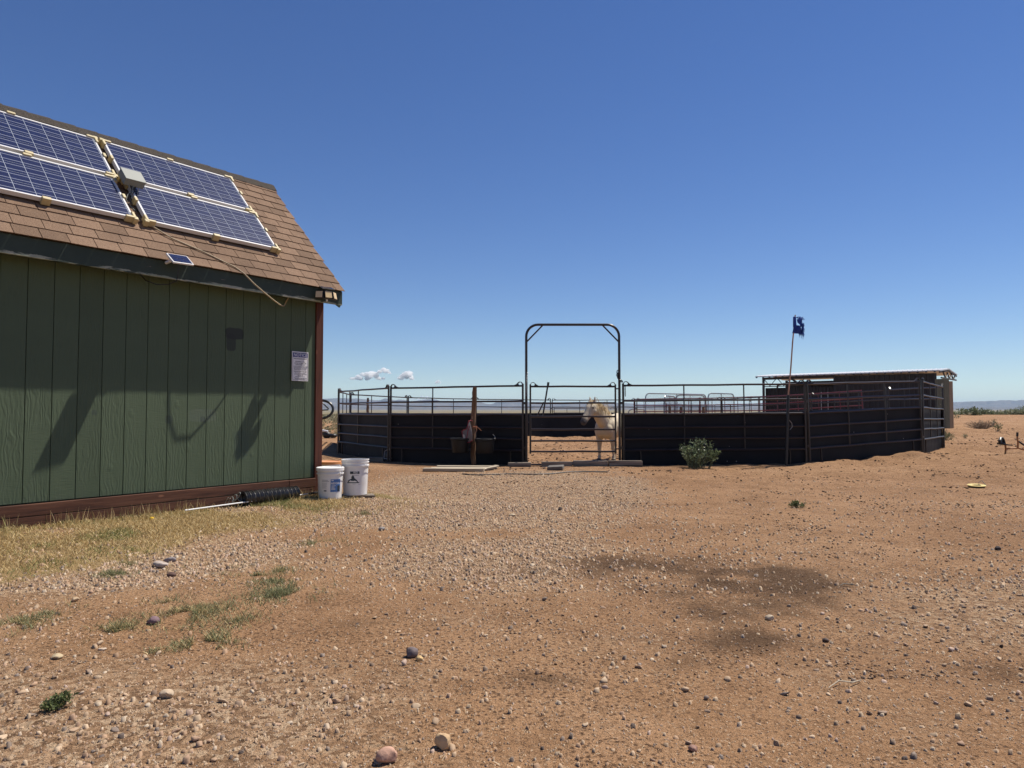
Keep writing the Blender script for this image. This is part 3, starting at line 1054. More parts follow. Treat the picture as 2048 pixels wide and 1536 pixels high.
# ------------------------------------------------------------------ notice sign
sp = on_shed(Vector((-0.305, -0.012, 1.643)))
root = thing('notice_sign', 'white rectangular sign headed NOTICE in blue on the green wall', 'sign', sp, (R(90), 0, SHZ))
SIGNW = simple('sign_white', (0.70, 0.68, 0.68), 0.35, 0.04, 10, 0.02)
SIGNB = simple('sign_blue', (0.030, 0.028, 0.16), 0.35, 0.05, 10, 0)
SIGNT = simple('sign_print', (0.035, 0.03, 0.035), 0.5, 0.05, 10, 0)
W, Hh = 0.232, 0.345
m = MB()
m.box((0, 0, 0), (W, Hh, 0.004))
m.build('plate', SIGNW, root, bevel=0.0015)
m = MB()
m.box((0, Hh / 2 - 0.041, 0.0027), (W - 0.024, 0.050, 0.0012))
m.build('header_band', SIGNB, root)
m = MB()
for (cx, cy, a, b) in ((0, Hh / 2 - 0.014, W - 0.018, 0.0028), (0, -Hh / 2 + 0.014, W - 0.018, 0.0028), (-W / 2 + 0.011, 0, 0.0028, Hh - 0.032), (W / 2 - 0.011, 0, 0.0028, Hh - 0.032)):
    m.box((cx, cy, 0.0025), (a, b, 0.0012))
m.build('border', SIGNT, root)


def put_text(s, x, y, size, mat, parent, z=0.0036, maxw=None, bold=0.0):
    me = text_mesh(s, size, bold=bold)
    co = np.array([v.co[:] for v in me.vertices])
    w = co[:, 0].max() - co[:, 0].min()
    if maxw:
        for v in me.vertices:
            v.co.x *= maxw / w
    o = link_mesh('lettering', me, mat, parent)
    o.location = (x, y, z)
    return o


put_text('NOTICE', 0, Hh / 2 - 0.042, 0.050, SIGNW, root, maxw=0.185, bold=0.0004)
lines = [('THIS IS AN EQUINE FACILITY', 0.088, 0.0150, 0.190), ('All activities on these', 0.055, 0.0145, 0.140), ('premises are subject to the', 0.037, 0.0145, 0.165), ('Equine Activity Law', 0.019, 0.0145, 0.130),
         ('THIS IS NOT A SPECTATOR AREA', -0.062, 0.0150, 0.180)]
for s, y, sz, mw in lines:
    put_text(s, 0, y, sz, SIGNT, root, maxw=mw, bold=0.0005)
rnd = random.Random(3)
m = MB()
for y, w in ((-0.001, .185), (-0.014, .18), (-0.027, .175), (-0.040, .165), (-0.080, .15), (-0.094, .16), (-0.108, .07), (-0.122, .14), (-0.139, .17), (-0.149, .14)):
    x = -w / 2
    while x < w / 2:
        q = rnd.uniform(0.006, 0.024)
        m.box((x + q / 2, y, 0.0028), (q, 0.0048, 0.0008))
        x += q + 0.005
m.build('small_print', SIGNT, root)


# ------------------------------------------------------------------ buckets at the shed corner
t = NT('white_bucket_plastic')
P = t.coord()
c = t.ramp(t.noise(P, 9, 4), [(0.3, (0.70, 0.68, 0.66)), (0.7, (0.80, 0.79, 0.77))])
c = t.mix(t.math('MULTIPLY', t.step(t.noise(t.n('ShaderNodeMapping', {0: P, 3: (8, 8, 2)}).outputs[0], 1.5, 5), 0.55, 0.8), 0.35), c, (0.42, 0.33, 0.25))
WHITEP = t.done(c, 0.38, None, spec=0.4)
ORANGEP = simple('orange_plastic', (0.62, 0.27, 0.10), 0.45, 0.08, 8, 0)
LABELB = simple('label_blue', (0.06, 0.17, 0.42), 0.4, 0.12, 12, 0)
LABELD = simple('label_dark', (0.02, 0.035, 0.05), 0.45, 0.05, 10, 0)
LABELW = simple('label_paper', (0.74, 0.72, 0.70), 0.5, 0.03, 10, 0)
LABELG = simple('label_print', (0.30, 0.30, 0.32), 0.5, 0.03, 10, 0)
STEELW = simple('steel_wire', (0.10, 0.10, 0.10), 0.4, 0.1, 20, 0, metal=0.6)


def bend(me, rad_fn, ang0, off=0.0012):
    """wrap a flat mesh (x across, y up) round a bucket facing the angle ang0"""
    for v in me.vertices:
        x, y = v.co.x, v.co.y
        r = rad_fn(y) + off + v.co.z
        a = ang0 + x / rad_fn(y)
        v.co = Vector((r * math.cos(a), r * math.sin(a), y))


def grid_mesh(x0, x1, y0, y1, n=14):
    m = MB()
    vs = [(x0 + (x1 - x0) * i / n, y, 0) for y in (y0, y1) for i in range(n + 1)]
    m.add(vs, [(i, i + 1, n + 2 + i, n + 1 + i) for i in range(n)])
    me = bpy.data.meshes.new('label')
    me.from_pydata(m.v, [], m.f)
    return me


def bucket(loc, label, r0, r1, h, lid=None, rot=0.0):
    root = thing('bucket', label, 'bucket', loc, (0, 0, rot), 'plastic buckets at the shed corner')
    rad = lambda z: r0 + (r1 - r0) * z / h
    prof = [(r0 - 0.006, 0.0), (r0, 0.006), (rad(h * 0.80), h * 0.80), (rad(h * .80) + 0.010, h * 0.805), (rad(h * .84) + 0.010, h * 0.845), (rad(h * .85), h * 0.85), (rad(h * .905), h * 0.905),
            (rad(h * .91) + 0.008, h * 0.91), (rad(h * .93) + 0.008, h * 0.93), (rad(h * .935), h * 0.935), (r1, h * 0.975), (r1 + 0.007, h * 0.98), (r1 + 0.007, h), (r1 - 0.003, h), (r0 - 0.003, 0.02)]
    m = MB()
    m.lathe(prof, (0, 0, 0), 40)
    m.build('body', WHITEP, root, smooth=True, angle=30)
    if lid is not None:
        m = MB()
        m.lathe([(r1 + 0.012, h - 0.030), (r1 + 0.013, h + 0.004), (r1 + 0.004, h + 0.009), (r1 - 0.012, h + 0.008), (r1 - 0.016, h + 0.002), (0.001, h + 0.003)], (0, 0, 0), 40, close_bottom=False)
        m.build('lid', lid, root, smooth=True, angle=30)
    # bail wire hanging down one side, with its ears
    m = MB()
    rr = rad(h * .82) + 0.016
    pts = []
    for k in range(15):
        a = math.pi * k / 14
        pts.append((rr * math.cos(a) * 1.02, -abs(rr * math.sin(a)) * 1.0, h * 0.83 - 0.26 * h * math.sin(a) - 0.0))
    m.tube(pts, 0.003, 6)
    hd = m.build('handle', STEELW, root, smooth=True)
    hd.rotation_euler = (0, 0, R(150))
    for s in (0, math.pi):
        m = MB()
        m.lathe([(0.0, -0.012), (0.016, -0.010), (0.016, 0.006), (0.0, 0.008)], (0, 0, 0), 12)
        e = m.build('ear', WHITEP, root, smooth=True)
        e.location = (rr * math.cos(s + R(150)) * 0.98, rr * math.sin(s + R(150)) * 0.98, h * 0.83)
        e.rotation_euler = (0, R(90), s + R(150))
    return root, rad


def face_angle(p, turn=0.0):
    return math.atan2(-p.y, -p.x) + turn


b1 = on_ground(660, 1002, 0.065)
b1.z = tzf(b1.x, b1.y) - 0.004
root, rad = bucket(b1, 'closed white bucket with blue label, nearest the camera at the shed corner', 0.132, 0.148, 0.362, WHITEP)
fa = face_angle(b1, 0.42)
me = grid_mesh(-0.055, 0.070, 0.092, 0.238)
bend(me, rad, fa)
link_mesh('label_sheet', me, LABELB, root)
me = grid_mesh(-0.165, -0.055, 0.092, 0.238)
bend(me, rad, fa)
link_mesh('label_sheet', me, LABELW, root)
me = text_mesh('NEIGH', 0.036, bold=0.0012)
bend(me, rad, fa, 0.0028)
o = link_mesh('lettering', me, LABELW, root)
o.location = (0, 0, 0.185)
def bent_box_text(s, size, x, y, fa, rad, mat, root, off=0.0026):
    me = text_mesh(s, size, bold=0.0006)
    for v in me.vertices:
        v.co.x += x
        v.co.y += y
    bend(me, rad, fa, off)
    return link_mesh('lettering', me, mat, root)
o.location = (0, 0, 0)
bpy.data.objects.remove(o)
bent_box_text('NEIGH-', 0.034, 0.004, 0.190, fa, rad, LABELW, root)
for y, w in ((0.160, .05), (0.146, .035), (0.132, .045), (0.118, .045)):
    me = grid_mesh(-0.045, -0.045 + w, y, y + 0.006, 6)
    bend(me, rad, fa, 0.0026)
    link_mesh('print_line', me, LABELW, root)
me = grid_mesh(0.028, 0.062, 0.098, 0.165, 6)
bend(me, rad, fa, 0.0026)
link_mesh('label_picture', me, LABELD, root)
me = grid_mesh(-0.046, -0.020, 0.220, 0.229, 6)
bend(me, rad, fa, 0.0026)
link_mesh('print_line', me, LABELW, root)
for k, (y, w) in enumerate(((0.226, .07), (0.212, .085), (0.196, .06), (0.186, .06), (0.176, .06), (0.166, .055), (0.156, .06), (0.146, .05), (0.136, .06))):
    me = grid_mesh(-0.155, -0.155 + w, y, y + (0.006 if k < 2 else 0.003), 6)
    bend(me, rad, fa, 0.0026)
    link_mesh('print_line', me, LABELG, root)
me = grid_mesh(-0.130, -0.098, 0.100, 0.113, 6)
bend(me, rad, fa, 0.0026)
link_mesh('print_block', me, LABELD, root)

slab = on_ground(712, 994, 0.055)
b2 = on_ground(703, 997, 0.075)
b2 = Vector((b2.x + 0.02, b2.y + 0.10, tzf(b2.x, b2.y + .1) + 0.025))
root, rad = bucket(b2, 'tall open white bucket with dark horse picture, on a small board by the shed', 0.142, 0.158, 0.425, None)
fa = face_angle(b2, -0.08)
bent = lambda x0, x1, y0, y1, mat, off, nm, n=10: (lambda me: (bend(me, rad, fa, off), link_mesh(nm, me, mat, root)))(grid_mesh(x0, x1, y0, y1, n))
bent(-0.050, 0.062, 0.258, 0.288, LABELD, 0.0012, 'print_block')
bent_box_text('RID', 0.034, 0.018, 0.273, fa, rad, WHITEP, root, 0.0024)
bent(-0.085, 0.060, 0.150, 0.160, LABELD, 0.0014, 'print_block')
bent(-0.02, 0.055, 0.238, 0.242, LABELG, 0.0014, 'print_line')
bent(-0.02, 0.020, 0.138, 0.142, LABELG, 0.0014, 'print_line')
bent(0.050, 0.075, 0.130, 0.133, LABELG, 0.0014, 'print_line')
# the dark horse head and chest printed on it
hp = [(-0.080, 0.158), (-0.070, 0.185), (-0.045, 0.196), (-0.030, 0.206), (-0.034, 0.222), (-0.026, 0.232), (-0.020, 0.248), (-0.013, 0.230), (-0.006, 0.246), (-0.002, 0.226), (0.006, 0.206), (0.020, 0.196), (0.036, 0.180), (0.046, 0.158)]
m = MB()
m.add([(x, y, 0) for x, y in hp] + [(-0.016, 0.18, 0)], [(i, i + 1, len(hp)) for i in range(len(hp) - 1)] + [(len(hp) - 1, 0, len(hp))])
me = bpy.data.meshes.new('label_picture')
me.from_pydata(m.v, [], m.f)
bend(me, rad, fa, 0.002)
link_mesh('label_picture', me, LABELD, root)

b3 = on_ground(664, 968, 0.06)
b3 = Vector((b3.x + 0.03, b3.y - 0.30, tzf(b3.x, b3.y - .30)))
bucket(b3, 'white bucket with orange lid, half hidden behind the shed corner', 0.142, 0.158, 0.40, ORANGEP)

PALEW = wood_mat('weathered_pale_board', (0.36, 0.30, 0.22), (0.46, 0.40, 0.30), (0.18, 0.145, 0.11), 0, 0.85, 0.35)
GREYW = wood_mat('grey_weathered_timber', (0.22, 0.18, 0.14), (0.33, 0.27, 0.21), (0.10, 0.08, 0.06), 0, 0.9, 0.6)
GREYWV = wood_mat('grey_weathered_post', (0.16, 0.105, 0.07), (0.26, 0.175, 0.115), (0.06, 0.04, 0.03), 2, 0.9, 0.7, 0.7)
m = MB()
m.box((0, 0, 0), (0.42, 0.20, 0.024))
o = m.build('small_board', GREYW, bevel=0.004)
o.location = (b2.x + 0.02, b2.y - 0.01, b2.z - 0.0125)
o.rotation_euler = (0, R(1.5), R(18))
tag(o, 'short grey board lying under the tall open bucket', 'board')

# corrugated drain pipe roll and thin pipes along the skirt
t = NT('black_corrugated')
P = t.coord()
c = t.ramp(t.noise(P, 18, 4), [(0.35, (0.014, 0.014, 0.015)), (0.6, (0.035, 0.034, 0.035)), (0.8, (0.11, 0.10, 0.10))])
CORR = t.done(c, 0.33, t.bump(t.noise(P, 60, 3), 0.4, 0.004), spec=0.6)
m = MB()
prof = []
Lp = 0.68
n = 13
for k in range(n * 8 + 1):
    s = k / (n * 8)
    prof.append((0.064 + 0.010 * math.cos(s * n * 2 * math.pi) ** 3 + 0.006 * math.sin(s * 3.0), s * Lp))
prof = [(0.05, 0.0)] + prof + [(0.05, Lp), (0.046, Lp - 0.1)]
m.lathe(prof, (0, 0, 0), 24, close_bottom=False)
root = thing('drain_pipe', 'short black corrugated drain pipe lying in grass against the red skirt boards', 'pipe', on_shed(Vector((-1.10, -0.115, 0.183))), (0, R(90), SHZ))
m.build('pipe', CORR, root, smooth=True, angle=60)
m = MB()
for k in range(n + 1):
    m.tube([(0.075 * math.cos(a), 0.075 * math.sin(a), k * Lp / n) for a in [q * math.pi / 8 for q in range(16)]], 0.0035, 5, closed=True)
m.build('ribs', CORR, root, smooth=True)
m = MB()
for q in range(3):
    m.tube([(0.05 * math.cos(a * 1.1 + q) - 0.02 + 0.02 * q, 0.05 * math.sin(a * 1.3 + q), -0.02 - 0.05 * q - 0.012 * a) for a in [i * 0.5 for i in range(14)]], 0.004, 5)
m.build('loose_wire', GREYBOX, root, smooth=True)
PVC = simple('white_pvc', (0.78, 0.78, 0.76), 0.35, 0.05, 6, 0)
m = MB()
m.tube([on_shed(Vector((-1.80, -0.22, 0.140))), on_shed(Vector((-1.05, -0.16, 0.146))), on_shed(Vector((-0.22, -0.10, 0.150)))], 0.0072, 8)
o = m.build('white_pole', PVC, smooth=True)
tag(o, 'thin white pole lying in the grass through the drain pipe', 'pole')
m = MB()
m.tube([on_shed(Vector((-0.24, -0.11, 0.152))), on_shed(Vector((-0.04, -0.07, 0.150)))], 0.013, 8)
o = m.build('black_pipe', BLACKP, smooth=True)
tag(o, 'short black pipe end between white pole and nearest bucket', 'pipe')
m = MB()
m.box((0, 0, 0), (0.62, 0.22, 0.05))
o = m.build('concrete_block', simple('pale_concrete', (0.36, 0.31, 0.25), 0.95, 0.15, 9, 0.4), bevel=0.006)
o.location = on_shed(Vector((-2.62, -0.07, 0.075)))
o.rotation_euler = (0, 0, SHZ)
tag(o, 'flat pale concrete block under the left skirt boards', 'concrete block')

# ------------------------------------------------------------------ the round pen
t = NT('brown_pipe')
P = t.coord()
wp = t.n('ShaderNodeNewGeometry').outputs['Position']
c = t.ramp(t.noise(wp, 2.2, 4), [(0.3, (0.017, 0.010, 0.009)), (0.7, (0.028, 0.018, 0.016))])
c = t.mix(t.math('MULTIPLY', t.step(t.noise(wp, 14, 5, 0.7), 0.60, 0.75), 0.45), c, (0.10, 0.045, 0.025))
PIPE = t.done(c, 0.36, t.bump(t.noise(wp, 50, 3), 0.08, 0.003), spec=0.5)
t = NT('black_rubber_liner')
wp = t.n('ShaderNodeNewGeometry').outputs['Position']
c = t.ramp(t.noise(wp, 1.3, 5), [(0.3, (0.006, 0.006, 0.008)), (0.7, (0.011, 0.011, 0.014))])
sep = t.n('ShaderNodeSeparateXYZ', {0: wp}).outputs[2]
c = t.mix(t.math('MULTIPLY', t.step(t.noise(t.n('ShaderNodeMapping', {0: wp, 3: (3, 3, 0.6)}).outputs[0], 1.0, 5, 0.7), 0.52, 0.8), 0.25), c, (0.030, 0.025, 0.023))
spk = t.n('ShaderNodeTexVoronoi', {'Vector': wp, 'Scale': 3.2}).outputs['Distance']
c = t.mix(t.step(spk, 0.045, 0.03), c, (0.30, 0.28, 0.27))
RUBBER = t.done(c, 0.68, t.bump(t.noise(wp, 5, 4), 0.5, 0.02), spec=0.22)
RAILS = [1.665, 1.345, 1.055, 0.785, 0.545, 0.310]
prnd = random.Random(21)


def pen_panel(A, B, label, uprights=(0.335, 0.665), liner=True, group='pipe panels of the round pen', hgt=1.0, mat=None, rails=RAILS, rr=0.020, feet=True, name='pen_panel', loops=True, gap=0.045):
    mat = mat or PIPE
    A = Vector((A[0], A[1], tzs(A[0], A[1])))
    B = Vector((B[0], B[1], tzs(B[0], B[1])))
    dv = B - A
    rz = math.atan2(dv.y, dv.x)
    rp = -math.atan2(dv.z, math.hypot(dv.x, dv.y))
    Lh = dv.length
    root = thing(name, label, 'livestock panel', A, (0, rp, rz), group)
    x0, x1 = gap, Lh - gap
    for i, z in enumerate(rails):
        z *= hgt
        pts = []
        nseg = 6
        for k in range(nseg + 1):
            s = k / nseg
            dz = prnd.uniform(-0.006, 0.006) if 0 < k < nseg else 0
            pts.append((x0 + (x1 - x0) * s, 0 + (prnd.uniform(-.004, .004) if 0 < k < nseg else 0), z + dz))
        m = MB()
        m.tube(pts, rr, 8)
        m.build('rail', mat, root, smooth=True)
    for x in (x0, x1):
        m = MB()
        m.tube([(x, 0, -0.02), (x, 0, rails[0] * hgt + 0.045)], rr * 1.15, 8)
        m.build('post', mat, root, smooth=True)
    for s in uprights:
        m = MB()
        m.tube([(x0 + (x1 - x0) * s, 0.002, rails[-1] * hgt - 0.01), (x0 + (x1 - x0) * s, 0.002, rails[0] * hgt)], rr * 0.72, 6)
        m.build('upright', mat, root, smooth=True)
    if loops:
        for x, d in ((x0, 1), (x1, -1)):
            zt = rails[0] * hgt
            m = MB()
            m.strip([(x, 0, zt - 0.02), (x + d * 0.004, 0, zt + 0.040), (x + d * 0.030, 0, zt + 0.078), (x + d * 0.070, 0, zt + 0.085), (x + d * 0.105, 0, zt + 0.062), (x + d * 0.135, 0, zt + 0.030), (x + d * 0.175, 0, zt + 0.018)], 0.040, (0, 1, 0), 0.014)
            m.add([(x + d * 0.085, -0.02, zt + .012), (x + d * 0.185, -0.02, zt + .012), (x + d * 0.11, -0.02, zt + .055), (x + d * 0.085, 0.02, zt + .012), (x + d * 0.185, 0.02, zt + .012), (x + d * 0.11, 0.02, zt + .055)], [(0, 1, 2), (5, 4, 3), (0, 3, 4, 1), (1, 4, 5, 2), (2, 5, 3, 0)])
            m.build('corner_loop', mat, root, smooth=True)
        for x, d in ((x0, 1), (x1, -1)):
            for zz in (1.30, 0.36):
                m = MB()
                m.box((x - d * 0.035, 0, zz * hgt), (0.05, 0.03, 0.05))
                m.build('pin_clip', mat, root, bevel=0.004)
    if feet:
        for s in (0.09, 0.91):
            x = x0 + (x1 - x0) * s
            m = MB()
            m.strip([(x, 0, rails[-1] * hgt), (x + 0.012, 0, rails[-1] * hgt - 0.10), (x + 0.010, 0, 0.0), (x + 0.04, 0, -0.02)], 0.03, (0, 1, 0), 0.016)
            m.build('foot', mat, root)
    if liner:
        nx_, nz_ = 44, 12
        vs, fs = [], []
        ph = prnd.uniform(0, 50)
        th = 0.012
        top = 1.065
        for side in (0, 1):
            for j in range(nz_ + 1):
                for i in range(nx_ + 1):
                    s, q = i / nx_, j / nz_
                    z = -0.06 + (top + 0.06) * q
                    x = x0 - 0.045 + (x1 - x0 + 0.09) * s
                    y = 0.040 + 0.020 * mnoise.noise(Vector((x * 0.9 + ph, z * 0.8, 1))) + 0.010 * mnoise.noise(Vector((x * 3 + ph, z * 2, 5))) + 0.02 * (1 - q)
                    if j == nz_:
                        z += 0.010 * mnoise.noise(Vector((x * 2.2 + ph, 3, 8)))
                    vs.append((x, y + (th if side else 0), z))
        N = (nx_ + 1) * (nz_ + 1)
        for j in range(nz_):
            for i in range(nx_):
                a = j * (nx_ + 1) + i
                fs.append((a, a + 1, a + nx_ + 2, a + nx_ + 1))
                fs.append((N + a + nx_ + 1, N + a + nx_ + 2, N + a + 1, N + a))
        for i in range(nx_):
            a = nz_ * (nx_ + 1) + i
            fs.append((a, a + 1, N + a + 1, N + a))
            fs.append((i + 1, i, N + i, N + i + 1))
        for j in range(nz_):
            a, b = j * (nx_ + 1), (j + 1) * (nx_ + 1)
            fs.append((a, b, N + b, N + a))
            fs.append((b + nx_, a + nx_, N + a + nx_, N + b + nx_))
        m = MB()
        m.add(vs, fs)
        m.build('liner', RUBBER, root, smooth=True, angle=60)
    return root


PL = ['dark pipe panel of the round pen directly right of the bow gate, behind the bush',
      'dark pipe panel of the round pen between the flagpole joint and right front corner',
      'sunlit end panel of the round pen turning back at the right front corner',
      'right side panel of the round pen, second behind the right front corner',
      'back right panel of the round pen in front of the dark metal barn',
      'back panel of the round pen below the open left bay of the barn',
      'back panel of the round pen in front of the chain link kennels',
      'back panel of the round pen seen through and right of the gate leaf',
      'back panel of the round pen seen left of the horse through the gate',
      'back panel of the round pen behind the wooden post, its top rail rising left',
      'back left panel of the round pen behind the front left pair',
      'far left panel of the round pen seen end on behind the left corner',
      'short looking left end panel of the round pen beside the shed',
      'dark pipe panel of the round pen left of the gate with post and black tubs']
for i in range(14):
    pen_panel(PEN[i], PEN[i + 1], PL[i], uprights=(0.335, 0.665) if i != 12 else (0.43,))

# ------------------------------------------------------------------ the bow gate
GX0, GX1, GY0 = 0.30, 2.255, 14.9
gz = tzs(1.3, 14.9)
gate = thing('bow_gate', 'tall dark bow gate arching over the round pen entrance', 'gate', (GX0, GY0, gz), (0, 0, 0))
Wg = GX1 - GX0
HT = 2.95
rb = 0.25


def arc(cx, cz, r, a0, a1, n=8):
    return [(cx + r * math.cos(R(a0 + (a1 - a0) * k / n)), 0, cz + r * math.sin(R(a0 + (a1 - a0) * k / n))) for k in range(n + 1)]


m = MB()
m.tube([(0, 0, -0.03), (0, 0, 1.4)] + arc(rb, HT - rb, rb, 180, 90) + arc(Wg - rb, HT - rb, rb, 90, 0) + [(Wg, 0, 1.4), (Wg, 0, -0.03)], 0.027, 10)
m.build('arch_tube', PIPE, gate, smooth=True)
for a, b in (((0.012, 0, HT - 0.36), (0.345, 0, HT - 0.015)), ((Wg - 0.012, 0, HT - 0.36), (Wg - 0.345, 0, HT - 0.015))):
    m = MB()
    m.tube([a, b], 0.016, 8)
    m.build('corner_brace', PIPE, gate, smooth=True)
m = MB()
m.tube([(0, 0, 0.012), (Wg, 0, 0.012)], 0.020, 8)
m.build('threshold_bar', PIPE, gate, smooth=True)
# leaf
lx0, lx1 = 0.085, Wg - 0.085
lr = [1.645, 1.300, 1.015, 0.745, 0.505, 0.285]
leafm = MB()
leafm.tube([(lx0, 0, 0.24), (lx0, 0, 1.69)], 0.019, 8)
leaf = leafm.build('leaf_post', PIPE, gate, smooth=True)
m = MB()
m.tube([(lx1, 0, 0.24), (lx1, 0, 1.69)], 0.019, 8)
m.build('leaf_post', PIPE, gate, smooth=True)
for z in lr:
    m = MB()
    m.tube([(lx0, 0, z)] + [(lx0 + (lx1 - lx0) * k / 5, prnd.uniform(-.004, .004), z + prnd.uniform(-.005, .005)) for k in range(1, 5)] + [(lx1, 0, z)], 0.0195, 8)
    m.build('leaf_rail', PIPE, gate, smooth=True)
for x, d in ((lx0, 1), (lx1, -1)):
    zt = 1.645
    m = MB()
    m.strip([(x, 0, zt), (x + d * 0.004, 0, zt + 0.050), (x + d * 0.030, 0, zt + 0.084), (x + d * 0.070, 0, zt + 0.086), (x + d * 0.102, 0, zt + 0.060), (x + d * 0.135, 0, zt + 0.024), (x + d * 0.17, 0, zt + 0.012)], 0.036, (0, 1, 0), 0.013)
    m.add([(x + d * 0.075, -0.016, zt + .012), (x + d * 0.185, -0.016, zt + .012), (x + d * 0.10, -0.016, zt + .06), (x + d * 0.075, 0.016, zt + .012), (x + d * 0.185, 0.016, zt + .012), (x + d * 0.10, 0.016, zt + .06)], [(0, 1, 2), (5, 4, 3), (0, 3, 4, 1), (1, 4, 5, 2), (2, 5, 3, 0)])
    m.build('corner_loop', PIPE, gate, smooth=True)
# lift latch: a leaning bar with a short strut
m = MB()
m.tube([(0.345, -0.03, 1.03), (0.455, -0.03, 1.70)], 0.017, 8)
m.tube([(0.225, -0.03, 1.03), (0.365, -0.03, 1.32)], 0.014, 8)
m.tube([(0.453, -0.03, 1.66), (0.462, -0.03, 1.735)], 0.024, 8)
m.build('latch_bar', PIPE, gate, smooth=True)
for z in (0.34, 1.60):
    m = MB()
    m.tube([(lx1, 0, z), (Wg, 0, z)], 0.014, 8)
    m.build('hinge', PIPE, gate, smooth=True)
STEEL = simple('bright_chain', (0.32, 0.31, 0.30), 0.35, 0.2, 30, 0, metal=0.8)


def chain(pts, mat, parent, name='chain', r=0.016, wire=0.005):
    pts = [Vector(p) for p in pts]
    m = MB()
    tot = 0
    k = 0
    for a, b in zip(pts, pts[1:]):
        n = max(1, int((b - a).length / (r * 1.7)))
        d = (b - a).normalized()
        s = d.orthogonal().normalized()
        for q in range(n):
            c = a + (b - a) * ((q + 0.5) / n)
            side = s if k % 2 else d.cross(s)
            m.tube([c + d * r * 1.2 * math.cos(t_) + side * r * 0.7 * math.sin(t_) for t_ in [i * math.pi / 4 for i in range(8)]], wire, 4, closed=True)
            k += 1
    return m.build(name, mat, parent, smooth=True)


chain([(Wg - 0.035, -0.035, 1.98), (Wg - 0.05, -0.04, 1.86), (Wg + 0.01, -0.04, 1.78), (Wg + 0.06, -0.03, 1.74)], PIPE, gate, r=0.03, wire=0.012)
chain([(Wg + 0.115, -0.03, 1.66), (Wg + 0.118, -0.03, 1.44)], PIPE, gate)
chain([(0.02, -0.035, 1.93), (0.0, -0.035, 1.70), (-0.01, -0.035, 1.45)], STEEL, gate)
for x in (0.0, Wg):
    m = MB()
    for q in range(9):
        a = prnd.uniform(0, 6.28)
        m.tube([(x + 0.06 * math.cos(a), -0.03, 0.01), (x + prnd.uniform(-.05, .05), -0.05, prnd.uniform(0.03, 0.11)), (x + prnd.uniform(-.1, .1), -0.04, 0.01)], 0.012, 6)
    m.build('chain_heap', PIPE, gate, smooth=True)

# threshold timbers and other bits in front of the pen
for (xa, xb, yb, hh, dy, lab) in ((1255, 1283, 944, 0, 0, None),):
    pass


def beam(xa, xb, yb, Y, size, label, name='timber', mat=None, rz=0.0, cat='timber', group='old timbers under the gate'):
    a = at(xa, yb, Y)
    b = at(xb, yb, Y)
    Lb = abs(b.x - a.x)
    m = MB()
    m.box((0, 0, 0), (Lb, size[0], size[1]))
    o = m.build(name, mat or GREYW, bevel=0.010)
    c = (a + b) / 2
    o.location = (c.x, c.y, tzf(c.x, c.y) + size[1] / 2 - 0.02)
    o.rotation_euler = (R(prnd.uniform(-2, 2)), R(prnd.uniform(-.5, .5)), rz)
    return tag(o, label, cat, group)


beam(1217, 1284, 944, 14.55, (0.16, 0.13), 'weathered timber under the right gate post, right end in the open')
beam(1147, 1215, 943, 14.55, (0.16, 0.13), 'weathered timber in the middle under the gate leaf')
beam(1083, 1144, 940, 14.62, (0.15, 0.11), 'weathered timber left of the middle one under the gate leaf', rz=R(-3))
beam(1016, 1062, 941, 14.55, (0.16, 0.10), 'weathered timber under the left gate post beside the pale planks', rz=R(2))
p = on_ground(1111, 939)
m = MB()
m.box((0, 0, 0), (0.30, 0.20, 0.07))
o = m.build('flat_stone', simple('dark_paver', (0.13, 0.115, 0.10), 0.9, 0.2, 9, 0.5), bevel=0.012)
o.location = (p.x, p.y - 0.1, 0.045)
o.rotation_euler = (R(6), R(-4), R(-14))
tag(o, 'dark flat paving stone tilted in front of the gate leaf', 'paving stone')
# pale planks
for k, (xa, xb, y, lab) in enumerate(((853, 962, 943.5, 'nearest pale plank of the three lying left of the gate'), (868, 972, 940.0, 'middle pale plank of the three lying left of the gate'), (880, 988, 936.5, 'rearmost pale plank of the three, half in the pen shade'))):
    Y = 13.15 + 0.37 * k
    a, b = at(xa, y, Y), at(xb, y, Y)
    m = MB()
    m.box((0, 0, 0), (b.x - a.x + 0.12, 0.19, 0.05))
    o = m.build('plank', PALEW, bevel=0.003)
    o.location = ((a.x + b.x) / 2, Y, tzf((a.x + b.x) / 2, Y) + 0.035)
    o.rotation_euler = (0, R(prnd.uniform(-.4, .4)), R(-3 + k * 1.2))
    tag(o, lab, 'plank', 'pale planks lying before the pen')
for k, (x, y, rz, lab) in enumerate(((985, 940, 62, 'short broken board end at the right of the pale planks'), (975, 942, 40, 'broken board scrap leaning against the nearest pale plank'))):
    p = on_ground(x, y)
    m = MB()
    m.box((0, 0, 0), (0.36, 0.09, 0.03))
    o = m.build('board_scrap', PALEW, bevel=0.003)
    o.location = (p.x, p.y, 0.05)
    o.rotation_euler = (R(5), R(-6), R(rz))
    tag(o, lab, 'board', 'board scraps by the planks')

# the black hose in front of the gate
HOSE = simple('black_hose', (0.02, 0.019, 0.018), 0.5, 0.2, 9, 0)
pts = []
for x, y in ((925, 951), (955, 953), (990, 951), (1025, 950), (1060, 951), (1100, 949.5), (1140, 946.5), (1175, 946), (1215, 946.5)):
    p = on_ground(x, y)
    pts.append((p.x, p.y, tzf(p.x, p.y) + 0.010))
m = MB()
m.tube(pts, 0.011, 6)
o = m.build('hose', HOSE, smooth=True)
tag(o, 'thin black hose snaking over the gravel in front of the gate', 'hose')


